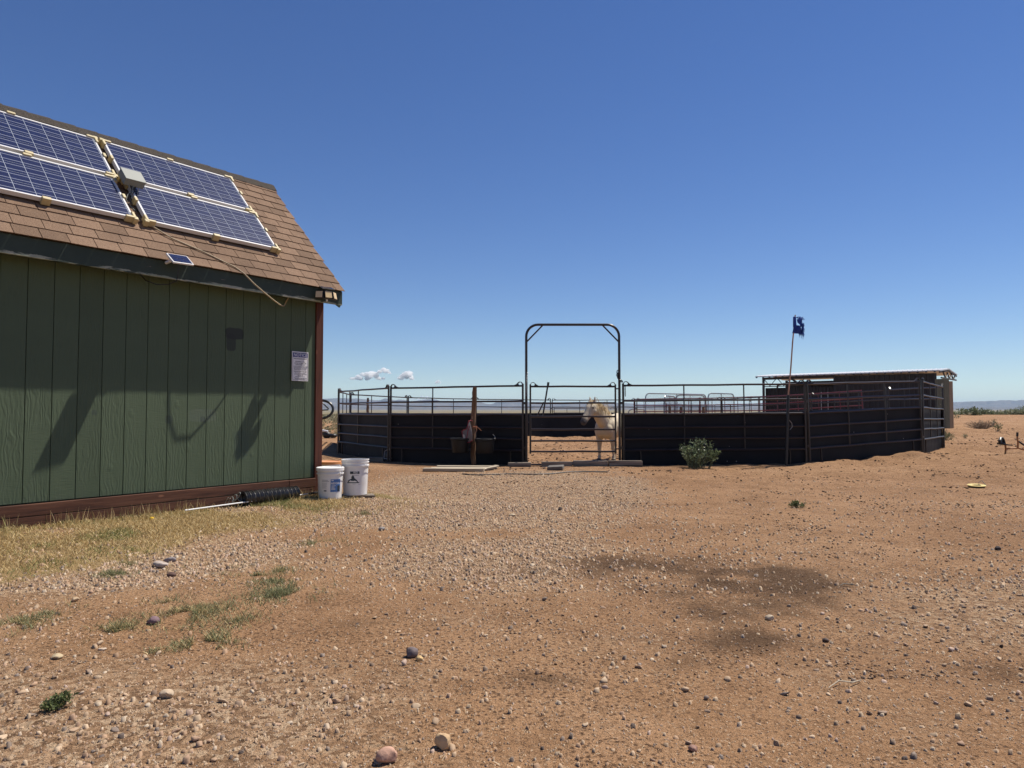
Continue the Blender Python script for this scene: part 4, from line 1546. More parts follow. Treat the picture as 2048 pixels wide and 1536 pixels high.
# ------------------------------------------------------------------ post, tubs and mask left of the gate
def rough_post(px, Y, ztop, r, label, mat=None, seed=0, group=None, ybase=None):
    rnd = random.Random(seed)
    x = (px - 1024) / FPX * Y
    z0 = tzs(x, Y)
    m = MB()
    pts, rs = [], []
    n = 14
    for k in range(n + 1):
        s = k / n
        pts.append((rnd.uniform(-.008, .008) + 0.02 * math.sin(s * 4 + seed), rnd.uniform(-.006, .006), -0.05 + (ztop + 0.05) * s))
        rs.append(r * (1.08 - 0.16 * s) * rnd.uniform(0.92, 1.10))
    rs[-1] *= 0.8
    m.tube(pts, rs, 10)
    o = m.build('wooden_post', mat or GREYWV, smooth=True)
    o.location = (x, Y, z0)
    return tag(o, label, 'post', group)


OLDW = wood_mat('old_brown_post', (0.15, 0.082, 0.045), (0.24, 0.14, 0.08), (0.045, 0.025, 0.015), 2, 0.9, 0.8, 0.7)
YP = 14.95
post = rough_post(948, YP, 1.66, 0.050, 'thick rough wooden post standing against the front pen panel', OLDW, 3)
ppx = (948 - 1024) / FPX * YP
ROPE = simple('orange_twine', (0.36, 0.13, 0.06), 0.8, 0.2, 40, 0)
m = MB()
for z in (0.80, 0.815, 0.83):
    m.tube([(0.058 * math.cos(a), 0.058 * math.sin(a), z + 0.006 * math.sin(a * 2)) for a in [q * math.pi / 6 for q in range(12)]], 0.007, 5, closed=True)
m.tube([(-0.05, -0.04, 0.64), (0.0, -0.065, 0.67), (0.06, -0.04, 0.73), (0.055, 0.0, 0.80)], 0.006, 5)
m.tube([(-0.055, -0.02, 0.42), (0.0, -0.06, 0.46), (0.03, -0.05, 0.50)], 0.006, 5)
m.tube([(0.06, -0.02, 0.83), (0.12, -0.03, 0.78), (0.16, -0.03, 0.74)], 0.004, 5)
o = m.build('twine', ROPE, smooth=True)
o.location = (ppx, YP, tzs(ppx, YP))
tag(o, 'orange twine wrapped round the rough wooden post', 'twine')
TUB = simple('black_tub', (0.007, 0.007, 0.008), 0.5, 0.15, 6, 0.06, spec=0.3)


def tub(px, Y, zr, label):
    x = (px - 1024) / FPX * Y
    root = thing('feed_tub', label, 'tub', (x, Y, tzs(x, Y) + zr - 0.29), (0, 0, 0), 'black feed tubs hung by the wooden post')
    m = MB()
    m.lathe([(0.160, 0.0), (0.172, 0.02), (0.196, 0.25), (0.212, 0.262), (0.214, 0.29), (0.206, 0.292), (0.195, 0.26), (0.165, 0.02), (0.001, 0.015)], (0, 0, 0), 32)
    m.build('body', TUB, root, smooth=True)
    m = MB()
    m.tube([(0.205 * math.cos(a), 0.205 * math.sin(a), 0.292 + 0.0 * a) for a in [q * math.pi / 12 for q in range(24)]], 0.008, 6, closed=True)
    m.build('rim', TUB, root, smooth=True)
    m = MB()
    m.tube([(0.2, 0.0, 0.28), (0.21, 0.08, 0.33), (0.16, 0.19, 0.38)], 0.006, 5)
    m.build('hook', STEEL, root, smooth=True)
    return root


tub(921, 14.82, 0.585, 'black feed tub hanging left of the wooden post, half behind the fly mask')
tub(970, 14.72, 0.565, 'black feed tub hanging right of the wooden post')

# fly mask: grey mesh cloth with red edging hung on the post
MESHG = simple('grey_mesh_cloth', (0.16, 0.14, 0.14), 0.85, 0.15, 60, 0.3, bscale=120)
REDC = simple('red_binding', (0.22, 0.025, 0.035), 0.8, 0.15, 40, 0)
FLEECE = simple('pale_fleece', (0.52, 0.47, 0.43), 0.95, 0.1, 60, 0.4)
fx = (938 - 1024) / FPX * 14.72
fm = thing('fly_mask', 'grey horse fly mask with red edging hanging on the wooden post', 'fly mask', (fx, 14.72, tzs(fx, 14.72)), (0, 0, 0))
S_ = 14.72 / FPX


def mk(px, py):      # outline point of the hanging cloth in its own frame
    return Vector(((px - 938) * S_, 0, (928.5 - py) * S_ * 1.0))


outline = [(937.5, 837), (939.5, 838), (941, 846), (943.5, 856), (944.5, 864), (944.5, 876), (941, 879), (935, 880.5), (929, 883), (927.5, 876), (925.5, 866), (923.8, 858), (928, 855), (933, 853.5), (935.5, 848), (936.5, 842)]
pts = [mk(*p) for p in outline]
cen = Vector((sum(p.x for p in pts) / len(pts), 0, sum(p.z for p in pts) / len(pts)))
m = MB()
vs = [p + Vector((0, 0.025 * math.sin(i * 1.3), 0)) for i, p in enumerate(pts)] + [p + Vector((0, 0.045 + 0.02 * math.sin(i), 0)) for i, p in enumerate(pts)]
n = len(pts)
vs += [cen + Vector((0, -0.055, 0)), cen + Vector((0, 0.08, 0))]
fs = [(i, (i + 1) % n, 2 * n) for i in range(n)] + [(n + (i + 1) % n, n + i, 2 * n + 1) for i in range(n)] + [((i + 1) % n, i, n + i, n + (i + 1) % n) for i in range(n)]
m.add(vs, fs)
m.build('cloth', MESHG, fm, smooth=True)
m = MB()
m.tube([vs[i] + Vector((0, -0.012, 0)) for i in range(5, n)] + [vs[0] + Vector((0, -.012, 0))], 0.010, 6)
m.tube([mk(940, 847) + Vector((0, -.045, 0)), mk(936, 858) + Vector((0, -.06, 0)), mk(934.5, 868) + Vector((0, -.05, 0)), mk(929, 878) + Vector((0, -.02, 0))], 0.008, 6)
m.build('edging', REDC, fm, smooth=True)
m = MB()
m.add([mk(926, 864) + Vector((0, -.035, 0)), mk(929.5, 865) + Vector((0, -.055, 0)), mk(931, 871) + Vector((0, -.05, 0)), mk(928.5, 876) + Vector((0, -.03, 0)), mk(926.8, 872) + Vector((0, -.03, 0))], [(4, 3, 2, 1, 0)])
m.build('fleece_patch', FLEECE, fm)
m = MB()
m.tube([mk(938.5, 838), mk(941, 836) + Vector((0, 0.05, 0)), mk(945, 838) + Vector((0, .12, 0))], 0.007, 5)
m.build('strap', REDC, fm, smooth=True)

# dark heap below the left joint: a halter, straps, a black bag
bx = on_ground(783, 930)
hp_ = thing('tack_bag', 'black bag with pale straps dumped below the left pen joint', 'bag', (bx.x * 1.10, bx.y * 1.10, tzf(bx.x * 1.1, bx.y * 1.1)), (0, 0, 0))
bm = bmesh.new()
for (x, y, z, a, b, c) in ((0, 0, 0.11, 0.15, 0.12, 0.13), (0.32, 0.05, 0.07, 0.22, 0.13, 0.08), (0.06, 0.05, 0.17, 0.09, 0.1, 0.08)):
    bmesh.ops.create_icosphere(bm, subdivisions=3, radius=1, matrix=Matrix.Translation((x, y, z)) @ Matrix.Diagonal((a, b, c, 1)))
for v in bm.verts:
    v.co += mnoise.noise_vector(v.co * 7) * 0.045
me = bpy.data.meshes.new('sack')
bm.to_mesh(me)
bm.free()
link_mesh('sack', me, BLACKP, hp_, smooth=True)
m = MB()
m.tube([(-0.15, -0.16, 0.06), (-0.02, -0.2, 0.05), (0.12, -0.18, 0.10), (0.17, -0.13, 0.20)], 0.012, 6)
m.tube([(-0.16, -0.1, 0.05), (-0.14, -0.12, 0.22), (-0.02, -0.1, 0.30), (0.06, -0.08, 0.27)], 0.010, 6)
m.build('strap', simple('pale_webbing', (0.30, 0.29, 0.30), 0.7, 0.2, 20, 0), hp_, smooth=True)
m = MB()
m.add([(-0.08, -0.14, 0.24), (0.05, -0.15, 0.25), (0.03, -0.12, 0.34), (-0.02, -0.1, 0.35)], [(0, 1, 2, 3)])
m.build('pale_rag', FLEECE, hp_)
p = on_ground(752, 921)
m = MB()
m.box((0, 0, 0), (0.36, 0.2, 0.10))
o = m.build('wood_block', GREYW, bevel=0.008)
o.location = (p.x, p.y, tzf(p.x, p.y) + 0.04)
tag(o, 'grey wood block in shade under the left pen joint', 'block')

# ------------------------------------------------------------------ flag on its leaning pole
fb = at(1572, 929, 14.70)
fz = tzf(fb.x, fb.y)
fp1 = at(1576.5, 790, 14.72)
fp2 = at(1590.5, 630, 14.82)
flag = thing('flag', 'torn dark blue flag on a thin pole leaning above the pen', 'flag', (fb.x, fb.y, fz), (0, 0, 0))
o0 = Vector((fb.x, fb.y, fz))
m = MB()
m.tube([Vector((0, 0, -0.05)), (fp1 - o0) * 0.5, fp1 - o0], 0.031, 10)
m.build('sleeve', BLACKP, flag, smooth=True)
m = MB()
a, b = fp1 - o0, fp2 - o0
m.tube([a, a + (b - a) * 0.33 + Vector((0.004, 0, 0)), a + (b - a) * 0.66 + Vector((-0.006, 0, 0)), b], [0.017, 0.0155, 0.0145, 0.013], 8)
m.build('pole', wood_mat('pole_wood', (0.40, 0.22, 0.14), (0.50, 0.31, 0.21), (0.22, 0.11, 0.07), 2, 0.7, 0.3), flag, smooth=True)
S_ = 14.8 / FPX
tp = lambda px, py, dy=0.0: at(px, py, 14.81 + dy) - o0
BLUEC = simple('navy_cloth', (0.022, 0.055, 0.28), 0.85, 0.25, 18, 0.25, bscale=60, trans=0.22)
BLUEL = simple('frayed_blue_cloth', (0.030, 0.090, 0.40), 0.85, 0.3, 18, 0, trans=0.35)


def cloth(grid, name, mat, th=0.004):
    """grid: rows of points; solid thin cloth"""
    nr, nc = len(grid), len(grid[0])
    vs, fs = [], []
    for s in (0, th):
        vs += [p + Vector((0, s, 0)) for r in grid for p in r]
    N = nr * nc
    for j in range(nr - 1):
        for i in range(nc - 1):
            a = j * nc + i
            fs.append((a, a + 1, a + nc + 1, a + nc))
            fs.append((N + a + nc, N + a + nc + 1, N + a + 1, N + a))
    m = MB()
    m.add(vs, fs)
    return m.build(name, mat, flag, smooth=True)


def lerp_grid(tl, tr, bl, br, nr, nc, amp, seed):
    g = []
    for j in range(nr):
        v = j / (nr - 1)
        row = []
        for i in range(nc):
            u = i / (nc - 1)
            px = (tl[0] * (1 - u) + tr[0] * u) * (1 - v) + (bl[0] * (1 - u) + br[0] * u) * v
            py = (tl[1] * (1 - u) + tr[1] * u) * (1 - v) + (bl[1] * (1 - u) + br[1] * u) * v
            w = amp * u * mnoise.noise(Vector((px * 0.12 + seed, py * 0.08, seed)))
            row.append(tp(px + w * 14, py + w * 10, -0.03 + w))
        g.append(row)
    return g


cloth(lerp_grid((1587.2, 633), (1592.0, 634), (1587.0, 654), (1593.5, 656), 7, 4, 0.02, 1), 'sleeve_cloth', BLUEC, 0.03)
cloth(lerp_grid((1588.0, 650), (1599.0, 651), (1584.6, 666.5), (1606.0, 668), 8, 12, 0.10, 2), 'cloth', BLUEC)
cloth(lerp_grid((1593.5, 638.5), (1604.5, 637.5), (1595.0, 645), (1602.5, 652), 6, 9, 0.14, 5), 'torn_strip', BLUEL)
m = MB()
rnd = random.Random(9)
for k in range(70):
    x = rnd.choice((rnd.uniform(1603, 1608), rnd.uniform(1598, 1607)))
    y = rnd.uniform(645, 668)
    l = rnd.uniform(4, 17) * (1.0 if y < 655 else 0.75)
    pts = []
    q = rnd.uniform(-.03, .05)
    for s in range(5):
        pts.append(tp(x + rnd.uniform(-.7, .7) + s * 0.5 * rnd.uniform(-.4, 1.3), y + l * s / 4, q))
    m.tube(pts, [0.007, 0.006, 0.005, 0.004, 0.002], 4)
for k in range(30):
    x = rnd.uniform(1592, 1604)
    y = rnd.uniform(634, 640)
    m.tube([tp(x, y, 0.0), tp(x + 3, y - 0.8, .03), tp(x + 6 * rnd.random(), y + rnd.uniform(-1, 3), .04)], 0.005, 4)
m.build('frayed_threads', BLUEL, flag, smooth=True)
m = MB()
m.tube([fp1 - o0 + Vector((0, -.03, -.52)), fp1 - o0 + Vector((0.05, -.035, -.58)), fp1 - o0 + Vector((0.06, -.035, -.66)), fp1 - o0 + Vector((0.01, -.03, -.72))], 0.006, 5)
m.build('tie', STEEL, flag, smooth=True)

# ------------------------------------------------------------------ the ring behind the shed corner
Yr = 11.4
cx_, cz_ = at(641, 819, Yr), None
ring = thing('tube_ring', 'dark curved tube ring with inner brace showing past the shed corner', 'tube frame', (cx_.x, Yr, tzs(cx_.x, Yr)), (0, 0, 0))
m = MB()
h0 = cx_.z - tzs(cx_.x, Yr)
m.tube([(0.20 * math.cos(a), 0.03 * math.sin(a), h0 + 0.147 * math.sin(a)) for a in [q * math.pi / 16 for q in range(32)]], 0.021, 10, closed=True)
DKTUBE = simple('dark_tube', (0.030, 0.031, 0.035), 0.30, 0.1, 9, 0, spec=0.6)
m.build('ring', DKTUBE, ring, smooth=True)
m = MB()
m.tube([(-0.19, 0, h0 + 0.16), (0.02, 0, h0 + 0.115), (0.13, 0, h0 + 0.01), (0.125, 0, h0 - 0.005), (0.0, 0, h0 - 0.012), (-0.19, 0, h0 - 0.01)], 0.010, 6)
m.build('inner_brace', DKTUBE, ring, smooth=True)
m = MB()
m.tube([(-0.16, 0.0, -0.02), (-0.17, 0, h0 - 0.05)], 0.022, 8)
m.build('stand', DKTUBE, ring, smooth=True)

# junk beyond the ring
p = on_ground(656, 876)
jk = thing('scrap_heap', 'small heap of dark and white scrap lying in scrub past the shed', 'scrap', (p.x, p.y, tzf(p.x, p.y)), (0, 0, 0))
bm = bmesh.new()
for (x, z, a, c) in ((-0.05, 0.14, 0.2, 0.15), (0.22, 0.10, 0.18, 0.1), (0.75, 0.06, 0.16, 0.06)):
    bmesh.ops.create_icosphere(bm, subdivisions=2, radius=1, matrix=Matrix.Translation((x, 0, z)) @ Matrix.Diagonal((a, 0.15, c, 1)))
for v in bm.verts:
    v.co += mnoise.noise_vector(v.co * 6) * 0.05
me = bpy.data.meshes.new('dark_sack')
bm.to_mesh(me)
bm.free()
link_mesh('dark_sack', me, BLACKP, jk, smooth=True)
m = MB()
m.box((-0.12, -0.05, 0.31), (0.26, 0.2, 0.08), Matrix.Rotation(0.2, 4, 'Y'))
m.build('white_lid', WHITE_ALU, jk, bevel=0.02)

# ------------------------------------------------------------------ the horse
t = NT('cream_coat')
P = t.coord()
c = t.ramp(t.noise(P, 3.0, 4), [(0.3, (0.53, 0.445, 0.315)), (0.7, (0.63, 0.545, 0.41))])
c = t.mix(t.math('MULTIPLY', t.step(t.noise(P, 7, 4), 0.5, 0.75), 0.35), c, (0.44, 0.34, 0.22))
mz = t.n('ShaderNodeAttribute', attribute_name='Col').outputs['Color']
mm_ = t.n('ShaderNodeSeparateColor', {0: mz}).outputs[0]
c = t.mix(mm_, c, (0.085, 0.075, 0.075))
COAT = t.done(c, 0.75, t.bump(t.noise(t.n('ShaderNodeMapping', {0: P, 3: (60, 60, 18)}).outputs[0], 1.5, 3), 0.3, 0.004), spec=0.2)
MANE = simple('cream_mane', (0.55, 0.43, 0.26), 0.6, 0.25, 9, 0, spec=0.3, trans=0.25)
HOOF = simple('hoof', (0.10, 0.08, 0.06), 0.6, 0.2, 12, 0.1)
EYEM = simple('dark_eye', (0.01, 0.008, 0.006), 0.12, 0.1, 5, 0)

HO = Vector((2.29, 16.50, tzs(2.29, 16.5)))
fw = Vector((-0.49, -0.87, 0)).normalized()
hrz = math.atan2(fw.y, fw.x)
horse = thing('horse', 'cream white pony standing behind the gate with its head turned left', 'horse', HO, (0, 0, hrz))


def to_h(p):         # world to the horse's own frame
    d = Vector(p) - HO
    return Vector((d.x * fw.x + d.y * fw.y, -d.x * fw.y + d.y * fw.x, d.z))


def loft(bm, secs, n=16):
    """secs: (centre, axis a (half vector), axis b (half vector))"""
    rings = []
    for c, a, b in secs:
        rings.append([bm.verts.new(c + a * math.cos(2 * math.pi * k / n) + b * math.sin(2 * math.pi * k / n)) for k in range(n)])
    for r0, r1 in zip(rings, rings[1:]):
        for k in range(n):
            bm.faces.new((r0[k], r0[(k + 1) % n], r1[(k + 1) % n], r1[k]))
    bm.faces.new(rings[0][::-1])
    bm.faces.new(rings[-1])


def ell(c, ry, rz, tilt=0.0):
    return (Vector(c), Vector((0, ry, 0)), Vector((-math.sin(tilt) * rz, 0, math.cos(tilt) * rz)))


bm = bmesh.new()
loft(bm, [ell((-0.68, 0, 0.84), .03, .06), ell((-0.65, 0, 0.84), .13, .17), ell((-0.56, 0, .835), .205, .245), ell((-0.42, 0, .82), .240, .270), ell((-0.22, 0, .775), .250, .275), ell((0.0, 0, .765), .255, .285),
          ell((0.18, 0, .785), .240, .300), ell((0.32, 0, .785), .215, .285), ell((0.44, 0, .765), .185, .235), ell((0.52, 0, .755), .13, .165), ell((0.555, 0, .75), .05, .07)])
# chest muscles
for s in (1, -1):
    bmesh.ops.create_icosphere(bm, subdivisions=3, radius=1, matrix=Matrix.Translation((0.43, s * 0.10, 0.70)) @ Matrix.Diagonal((0.12, 0.115, 0.16, 1)))
    bmesh.ops.create_icosphere(bm, subdivisions=3, radius=1, matrix=Matrix.Translation((0.30, s * 0.165, 0.72)) @ Matrix.Diagonal((0.14, 0.085, 0.22, 1)))
    bmesh.ops.create_icosphere(bm, subdivisions=3, radius=1, matrix=Matrix.Translation((-0.50, s * 0.15, 0.74)) @ Matrix.Diagonal((0.17, 0.10, 0.25, 1)))
poll = to_h(at(1186, 806, 15.62))
muz = to_h(at(1165, 845.5, 15.36))
nb = Vector((0.30, 0.0, 0.86))
n2 = nb.lerp(poll, 0.5) + Vector((0.04, 0, 0.02))
jaw = to_h(at(1189, 834, 15.62))
thro = poll.lerp(jaw, 0.42) + Vector((0.0, 0, 0))


def sec(c, d, up, rw, rh):
    d = d.normalized()
    s = d.cross(up).normalized()
    u = s.cross(d).normalized()
    return (c, s * rw, u * rh)


dn = (poll - nb)
side = Vector((0, 1, 0))
upn = Vector((-1, 0, 0.6))
loft(bm, [sec(nb - dn * 0.18, dn, upn, .16, .24), sec(nb, dn, upn, .155, .235), sec(nb.lerp(thro, .35) + Vector((.03, 0, .02)), dn, upn, .125, .195), sec(nb.lerp(thro, .68) + Vector((.03, 0, .025)), dn, upn, .10, .155), sec(thro, dn, upn, .085, .125), sec(thro + dn.normalized() * 0.07, dn, upn, .06, .08)])
# head: poll to muzzle
dh = (muz - poll)
face_up = (Vector((0, 0, 1)) - dh.normalized() * dh.normalized().z).normalized()     # the forehead side
hl = dh.length
hd = lambda s, up=0.0: poll + dh * s + face_up * up
loft(bm, [sec(hd(-0.07, -.03), dh, face_up, .05, .06), sec(hd(0.0, -.03), dh, face_up, .085, .095), sec(hd(0.16, -.035), dh, face_up, .104, .138), sec(hd(0.34, -.035), dh, face_up, .100, .142), sec(hd(0.52, -.025), dh, face_up, .080, .112),
          sec(hd(0.70, -.018), dh, face_up, .066, .090), sec(hd(0.86, -.014), dh, face_up, .068, .084), sec(hd(0.97, -.018), dh, face_up, .066, .076), sec(hd(1.04, -.022), dh, face_up, .044, .048)])
hs = dh.normalized().cross(face_up).normalized()
for s in (1, -1):        # cheeks, brows, nostrils
    bmesh.ops.create_icosphere(bm, subdivisions=3, radius=0.078, matrix=Matrix.Translation(hd(0.28, -0.085) + hs * s * 0.035))
    bmesh.ops.create_icosphere(bm, subdivisions=2, radius=0.033, matrix=Matrix.Translation(hd(0.27, 0.035) + hs * s * 0.070))
    bmesh.ops.create_icosphere(bm, subdivisions=2, radius=0.026, matrix=Matrix.Translation(hd(0.95, 0.005) + hs * s * 0.044))
    # ears
    e0 = hd(-0.02, 0.02) + hs * s * 0.055
    e1 = e0 + Vector((0, 0, 0.125)) + hs * s * 0.022 + face_up * 0.02
    ed = e1 - e0
    loft(bm, [sec(e0 - ed * .15, ed, hs, .026, .024), sec(e0 + ed * .25, ed, hs, .032, .020), sec(e0 + ed * .6, ed, hs, .025, .015), sec(e0 + ed * .95, ed, hs, .007, .007)], 10)
# legs
fl = to_h(at(1188, 926, 16.0))
fr = to_h(at(1224, 926, 16.0))
legs = []
for tgt, sgn in ((fl, -1), (fr, 1)):
    top = Vector((0.30, (-0.155 if tgt.y < 0 else 0.155), 0.66))
    ft = Vector((tgt.x, tgt.y, 0))
    ft.x = 0.33
    ft.y = max(-0.24, min(0.24, tgt.y))
    legs.append((top, ft, True))
for s in (1, -1):
    legs.append((Vector((-0.52, s * 0.14, 0.70)), Vector((-0.60, s * 0.15, 0)), False))
for top, ft, front in legs:
    path = []
    if front:
        prof = [(0.0, .098, .115, 0), (0.20, .082, .095, 0), (0.36, .060, .068, 0.0), (0.50, .046, .050, 0.0), (0.56, .048, .050, 0.008), (0.62, .042, .044, 0.004), (0.78, .030, .035, 0), (0.86, .038, .042, -0.004), (0.91, .034, .038, 0.012), (0.95, .044, .05, 0.028)]
    else:
        prof = [(0.0, .11, .17, 0), (0.22, .09, .12, 0.02), (0.38, .06, .075, -0.02), (0.50, .045, .055, -0.07), (0.56, .045, .052, -0.085), (0.64, .036, .042, -0.06), (0.80, .03, .036, -0.03), (0.87, .037, .042, -0.03), (0.91, .034, .038, -.01), (0.95, .042, .05, 0.01)]
    secs = []
    for s, ry, rx, dx in prof:
        c = top.lerp(ft, s)
        c.x += dx
        secs.append((c, Vector((0, ry, 0)), Vector((rx, 0, 0))))
    loft(bm, secs, 12)
me = bpy.data.meshes.new('body_raw')
bm.to_mesh(me)
bm.free()
tmp = bpy.data.objects.new('body_raw', me)
COL.objects.link(tmp)
rm = tmp.modifiers.new('r', 'REMESH')
rm.mode = 'VOXEL'
rm.voxel_size = 0.011
sm = tmp.modifiers.new('s', 'SMOOTH')
sm.factor = 0.5
sm.iterations = 7
dg = bpy.context.evaluated_depsgraph_get()
me2 = bpy.data.meshes.new_from_object(tmp.evaluated_get(dg))
bpy.data.objects.remove(tmp)
me2.name = 'body'
nv = len(me2.vertices)
co = np.empty(nv * 3, np.float32)
me2.vertices.foreach_get('co', co)
co = co.reshape(-1, 3)
rel = (co - np.array(poll)) @ np.array(dh.normalized()) / hl
dist = np.linalg.norm(co - np.array(poll), axis=1)
near_head = np.linalg.norm(co - np.array(hd(0.9)), axis=1) < 0.19
k = sstep(rel, 0.74, 0.90) * near_head
for s in (1, -1):
    ep = np.array(hd(0.27, 0.02) + hs * s * 0.105)
    k = np.maximum(k, 0.8 * sstep(-np.linalg.norm(co - ep, axis=1), -0.045, -0.02))
a = me2.color_attributes.new('Col', 'FLOAT_COLOR', 'POINT')
c4 = np.ones((nv, 4), np.float32)
c4[:, 0] = k
c4[:, 1] = k
c4[:, 2] = k
a.data.foreach_set('color', c4.ravel())
me2.materials.clear()
link_mesh('body', me2, COAT, horse, smooth=True, angle=180)
for s in (1, -1):
    bm = bmesh.new()
    bmesh.ops.create_icosphere(bm, subdivisions=2, radius=0.021, matrix=Matrix.Translation(hd(0.27, 0.018) + hs * s * 0.096))
    me = bpy.data.meshes.new('eye')
    bm.to_mesh(me)
    bm.free()
    link_mesh('eye', me, EYEM, horse, smooth=True)
    m = MB()
    c0 = hd(0.985, 0.018) + hs * s * 0.050
    m.tube([c0 + dh.normalized() * -0.012 + hs * s * 0.008, c0 + hs * s * 0.012, c0 + dh.normalized() * 0.016 + hs * s * 0.004], [0.008, 0.013, 0.009], 8)
    m.build('nostril', EYEM, horse, smooth=True)
for top, ft, front in legs:
    m = MB()
    dx = 0.035 if front else 0.015
    m.lathe([(0.062, 0.0), (0.060, 0.01), (0.046, 0.055), (0.02, 0.06)], (ft.x + dx, ft.y, 0.0), 14)
    m.build('hoof', HOOF, horse, smooth=True)


def hair(pairs, name, w=0.012, seed=1, seg=6, wav=0.012):
    rnd = random.Random(seed)
    vs, fs = [], []
    for root_, dirs, ln in pairs:
        p = root_.copy()
        d = dirs.normalized()
        o = len(vs)
        sd = Vector((rnd.uniform(-1, 1), rnd.uniform(-1, 1), 0.2)).normalized()
        for k in range(seg + 1):
            s = k / seg
            ww = w * (1 - 0.75 * s) * rnd.uniform(.8, 1.2)
            vs += [p - sd * ww / 2, p + sd * ww / 2]
            d = (d + Vector((0, 0, -0.55 * (0.4 + s)))).normalized()
            p = p + d * (ln / seg) + Vector((rnd.uniform(-wav, wav), rnd.uniform(-wav, wav), 0)) * 0.5
        for k in range(seg):
            a = o + 2 * k
            fs.append((a, a + 1, a + 3, a + 2))
    m = MB()
    m.add(vs, fs)
    return m.build(name, MANE, horse, smooth=True)


rnd = random.Random(4)
cam_h = to_h((0, 0, EYE)).normalized()
pairs = []
crest0 = poll + Vector((0, 0, -0.01)) + face_up * 0.04
crest1 = Vector((0.16, 0, 1.075))
for k in range(420):
    s = 0.10 + 0.90 * rnd.random()
    mid = crest0.lerp(crest1, s)
    mid.z += 0.045 * math.sin(s * math.pi) + rnd.uniform(-.02, .015)
    out = cam_h * rnd.uniform(0.3, 1.0) + Vector((rnd.uniform(-.3, .3), rnd.uniform(-.3, .5), rnd.uniform(0.1, 0.5)))
    mid += cam_h * rnd.uniform(0.0, 0.03)
    pairs.append((mid, out, rnd.uniform(0.22, 0.44) * (0.55 if s < 0.25 else 1.0 if s < 0.75 else 0.75)))
hair(pairs, 'mane', 0.014, 2)
pairs = []
for k in range(130):
    st = hd(rnd.uniform(-.06, 0.06), 0.055) + hs * rnd.uniform(-.06, .06)
    pairs.append((st, dh.normalized() * 0.6 + face_up * rnd.uniform(0.3, 1.1) + hs * rnd.uniform(-.5, .5), rnd.uniform(0.12, 0.19)))
hair(pairs, 'forelock', 0.012, 5)
pairs = []
for k in range(160):
    pairs.append((Vector((-0.67, rnd.uniform(-.03, .03), 0.92 + rnd.uniform(-.03, .03))), Vector((-1, rnd.uniform(-.3, .3), 0.1)), rnd.uniform(0.5, 0.75)))
hair(pairs, 'tail', 0.014, 6, 8)

# ------------------------------------------------------------------ behind the pen: barn, kennels, red panels
t = NT('dark_ribbed_steel')
wp = t.n('ShaderNodeNewGeometry').outputs['Position']
c = t.ramp(t.noise(t.n('ShaderNodeMapping', {0: wp, 3: (1, 1, 0.25)}).outputs[0], 1.2, 4), [(0.3, (0.028, 0.023, 0.021)), (0.7, (0.042, 0.034, 0.031))])
BARN = t.done(c, 0.5, None, spec=0.3)
ROOFW = simple('white_metal_roof', (0.60, 0.62, 0.64), 0.35, 0.03, 2, 0)
DARKST = simple('dark_steel_frame', (0.022, 0.018, 0.018), 0.5, 0.1, 3, 0)
BR = Vector((19.75, 33.0))          # front right corner
BLc = Vector((13.6, 38.5))          # front left corner
bd = (BLc - BR)
BL_ = bd.length
ang = math.atan2(bd.y, bd.x)
bz = tzs(BR.x, BR.y) - 0.1
barn = thing('metal_barn', 'long dark ribbed metal barn with white roof, left bay open', 'barn', (BR.x, BR.y, bz), (0, 0, ang))
# own frame: x along the front from right to left, interior at -y (away from the camera)
ZE = 3.02 - bz
ZR = ZE + 0.12
ZF = 2.97 - bz
DP = 3.4


def ribbed(x0, x1, z0, z1, y, pitch=0.23, depth=0.035, mat=None, parent=None, name='wall_sheet'):
    m = MB()
    x = x0
    prof = []
    while x < x1 - 1e-6:
        e = min(x + pitch, x1)
        prof += [(x, 0), (x + (e - x) * 0.70, 0), (x + (e - x) * 0.76, depth), (x + (e - x) * 0.94, depth)]
        x = e
    prof.append((x1, 0))
    n = len(prof)
    vs = [(px_, y + d, z0) for px_, d in prof] + [(px_, y + d, z1) for px_, d in prof]
    m.add(vs, [(i, i + 1, n + i + 1, n + i) for i in range(n - 1)])
    m.box(((x0 + x1) / 2, y - 0.02, (z0 + z1) / 2), (x1 - x0, 0.02, z1 - z0))
    return m.build(name, mat or BARN, parent or barn)


XS = BL_ * 0.545
for q in range(4):
    a, b = XS * q / 4, XS * (q + 1) / 4
    ribbed(a + 0.004, b - 0.004, 0.0, ZE - 0.08, 0.03)
for q in range(4):
    a, b = XS + 0.22 + (BL_ - XS - 0.26) * q / 4, XS + 0.22 + (BL_ - XS - 0.26) * (q + 1) / 4
    ribbed(a + 0.004, b - 0.004, 0.0, 2.43 - bz, -0.30, pitch=0.19, depth=0.05)
ribbed(1.2, BL_, 0, ZF - 0.1, -DP)
for x in (0.05, XS + 0.02, BL_ - 0.05):
    for y in ((0.0, -DP + .1) if x > 1 else (0.0,)):
        m = MB()
        m.box((x, y, ZE / 2 - 0.05), (0.10, 0.10, ZE - 0.06))
        m.build('post', DARKST, barn)
m = MB()
m.box((XS + (BL_ - XS) / 2, 0.02, ZE - 0.09), (BL_ - XS, 0.08, 0.13))
m.build('eave_beam', DARKST, barn)
m = MB()
m.tube([(XS, 0.0, ZE - 0.36), (XS + (BL_ - XS) * 0.70, 0.0, ZE - 0.40), (XS + (BL_ - XS) * 0.78, 0, ZE - 0.46), (XS + (BL_ - XS) * 0.80, 0.0, 2.2 - bz)], 0.055, 8)
m.build('hoop_rail', DARKST, barn, smooth=True)
m = MB()
zt = ZE - 0.14
x = BL_ - 0.1
for q in range(3):
    m.tube([(x, 0, zt), (x - 0.30, 0, zt - 0.36), (x - 0.62, 0, zt)], 0.022, 6)
    x -= 0.75
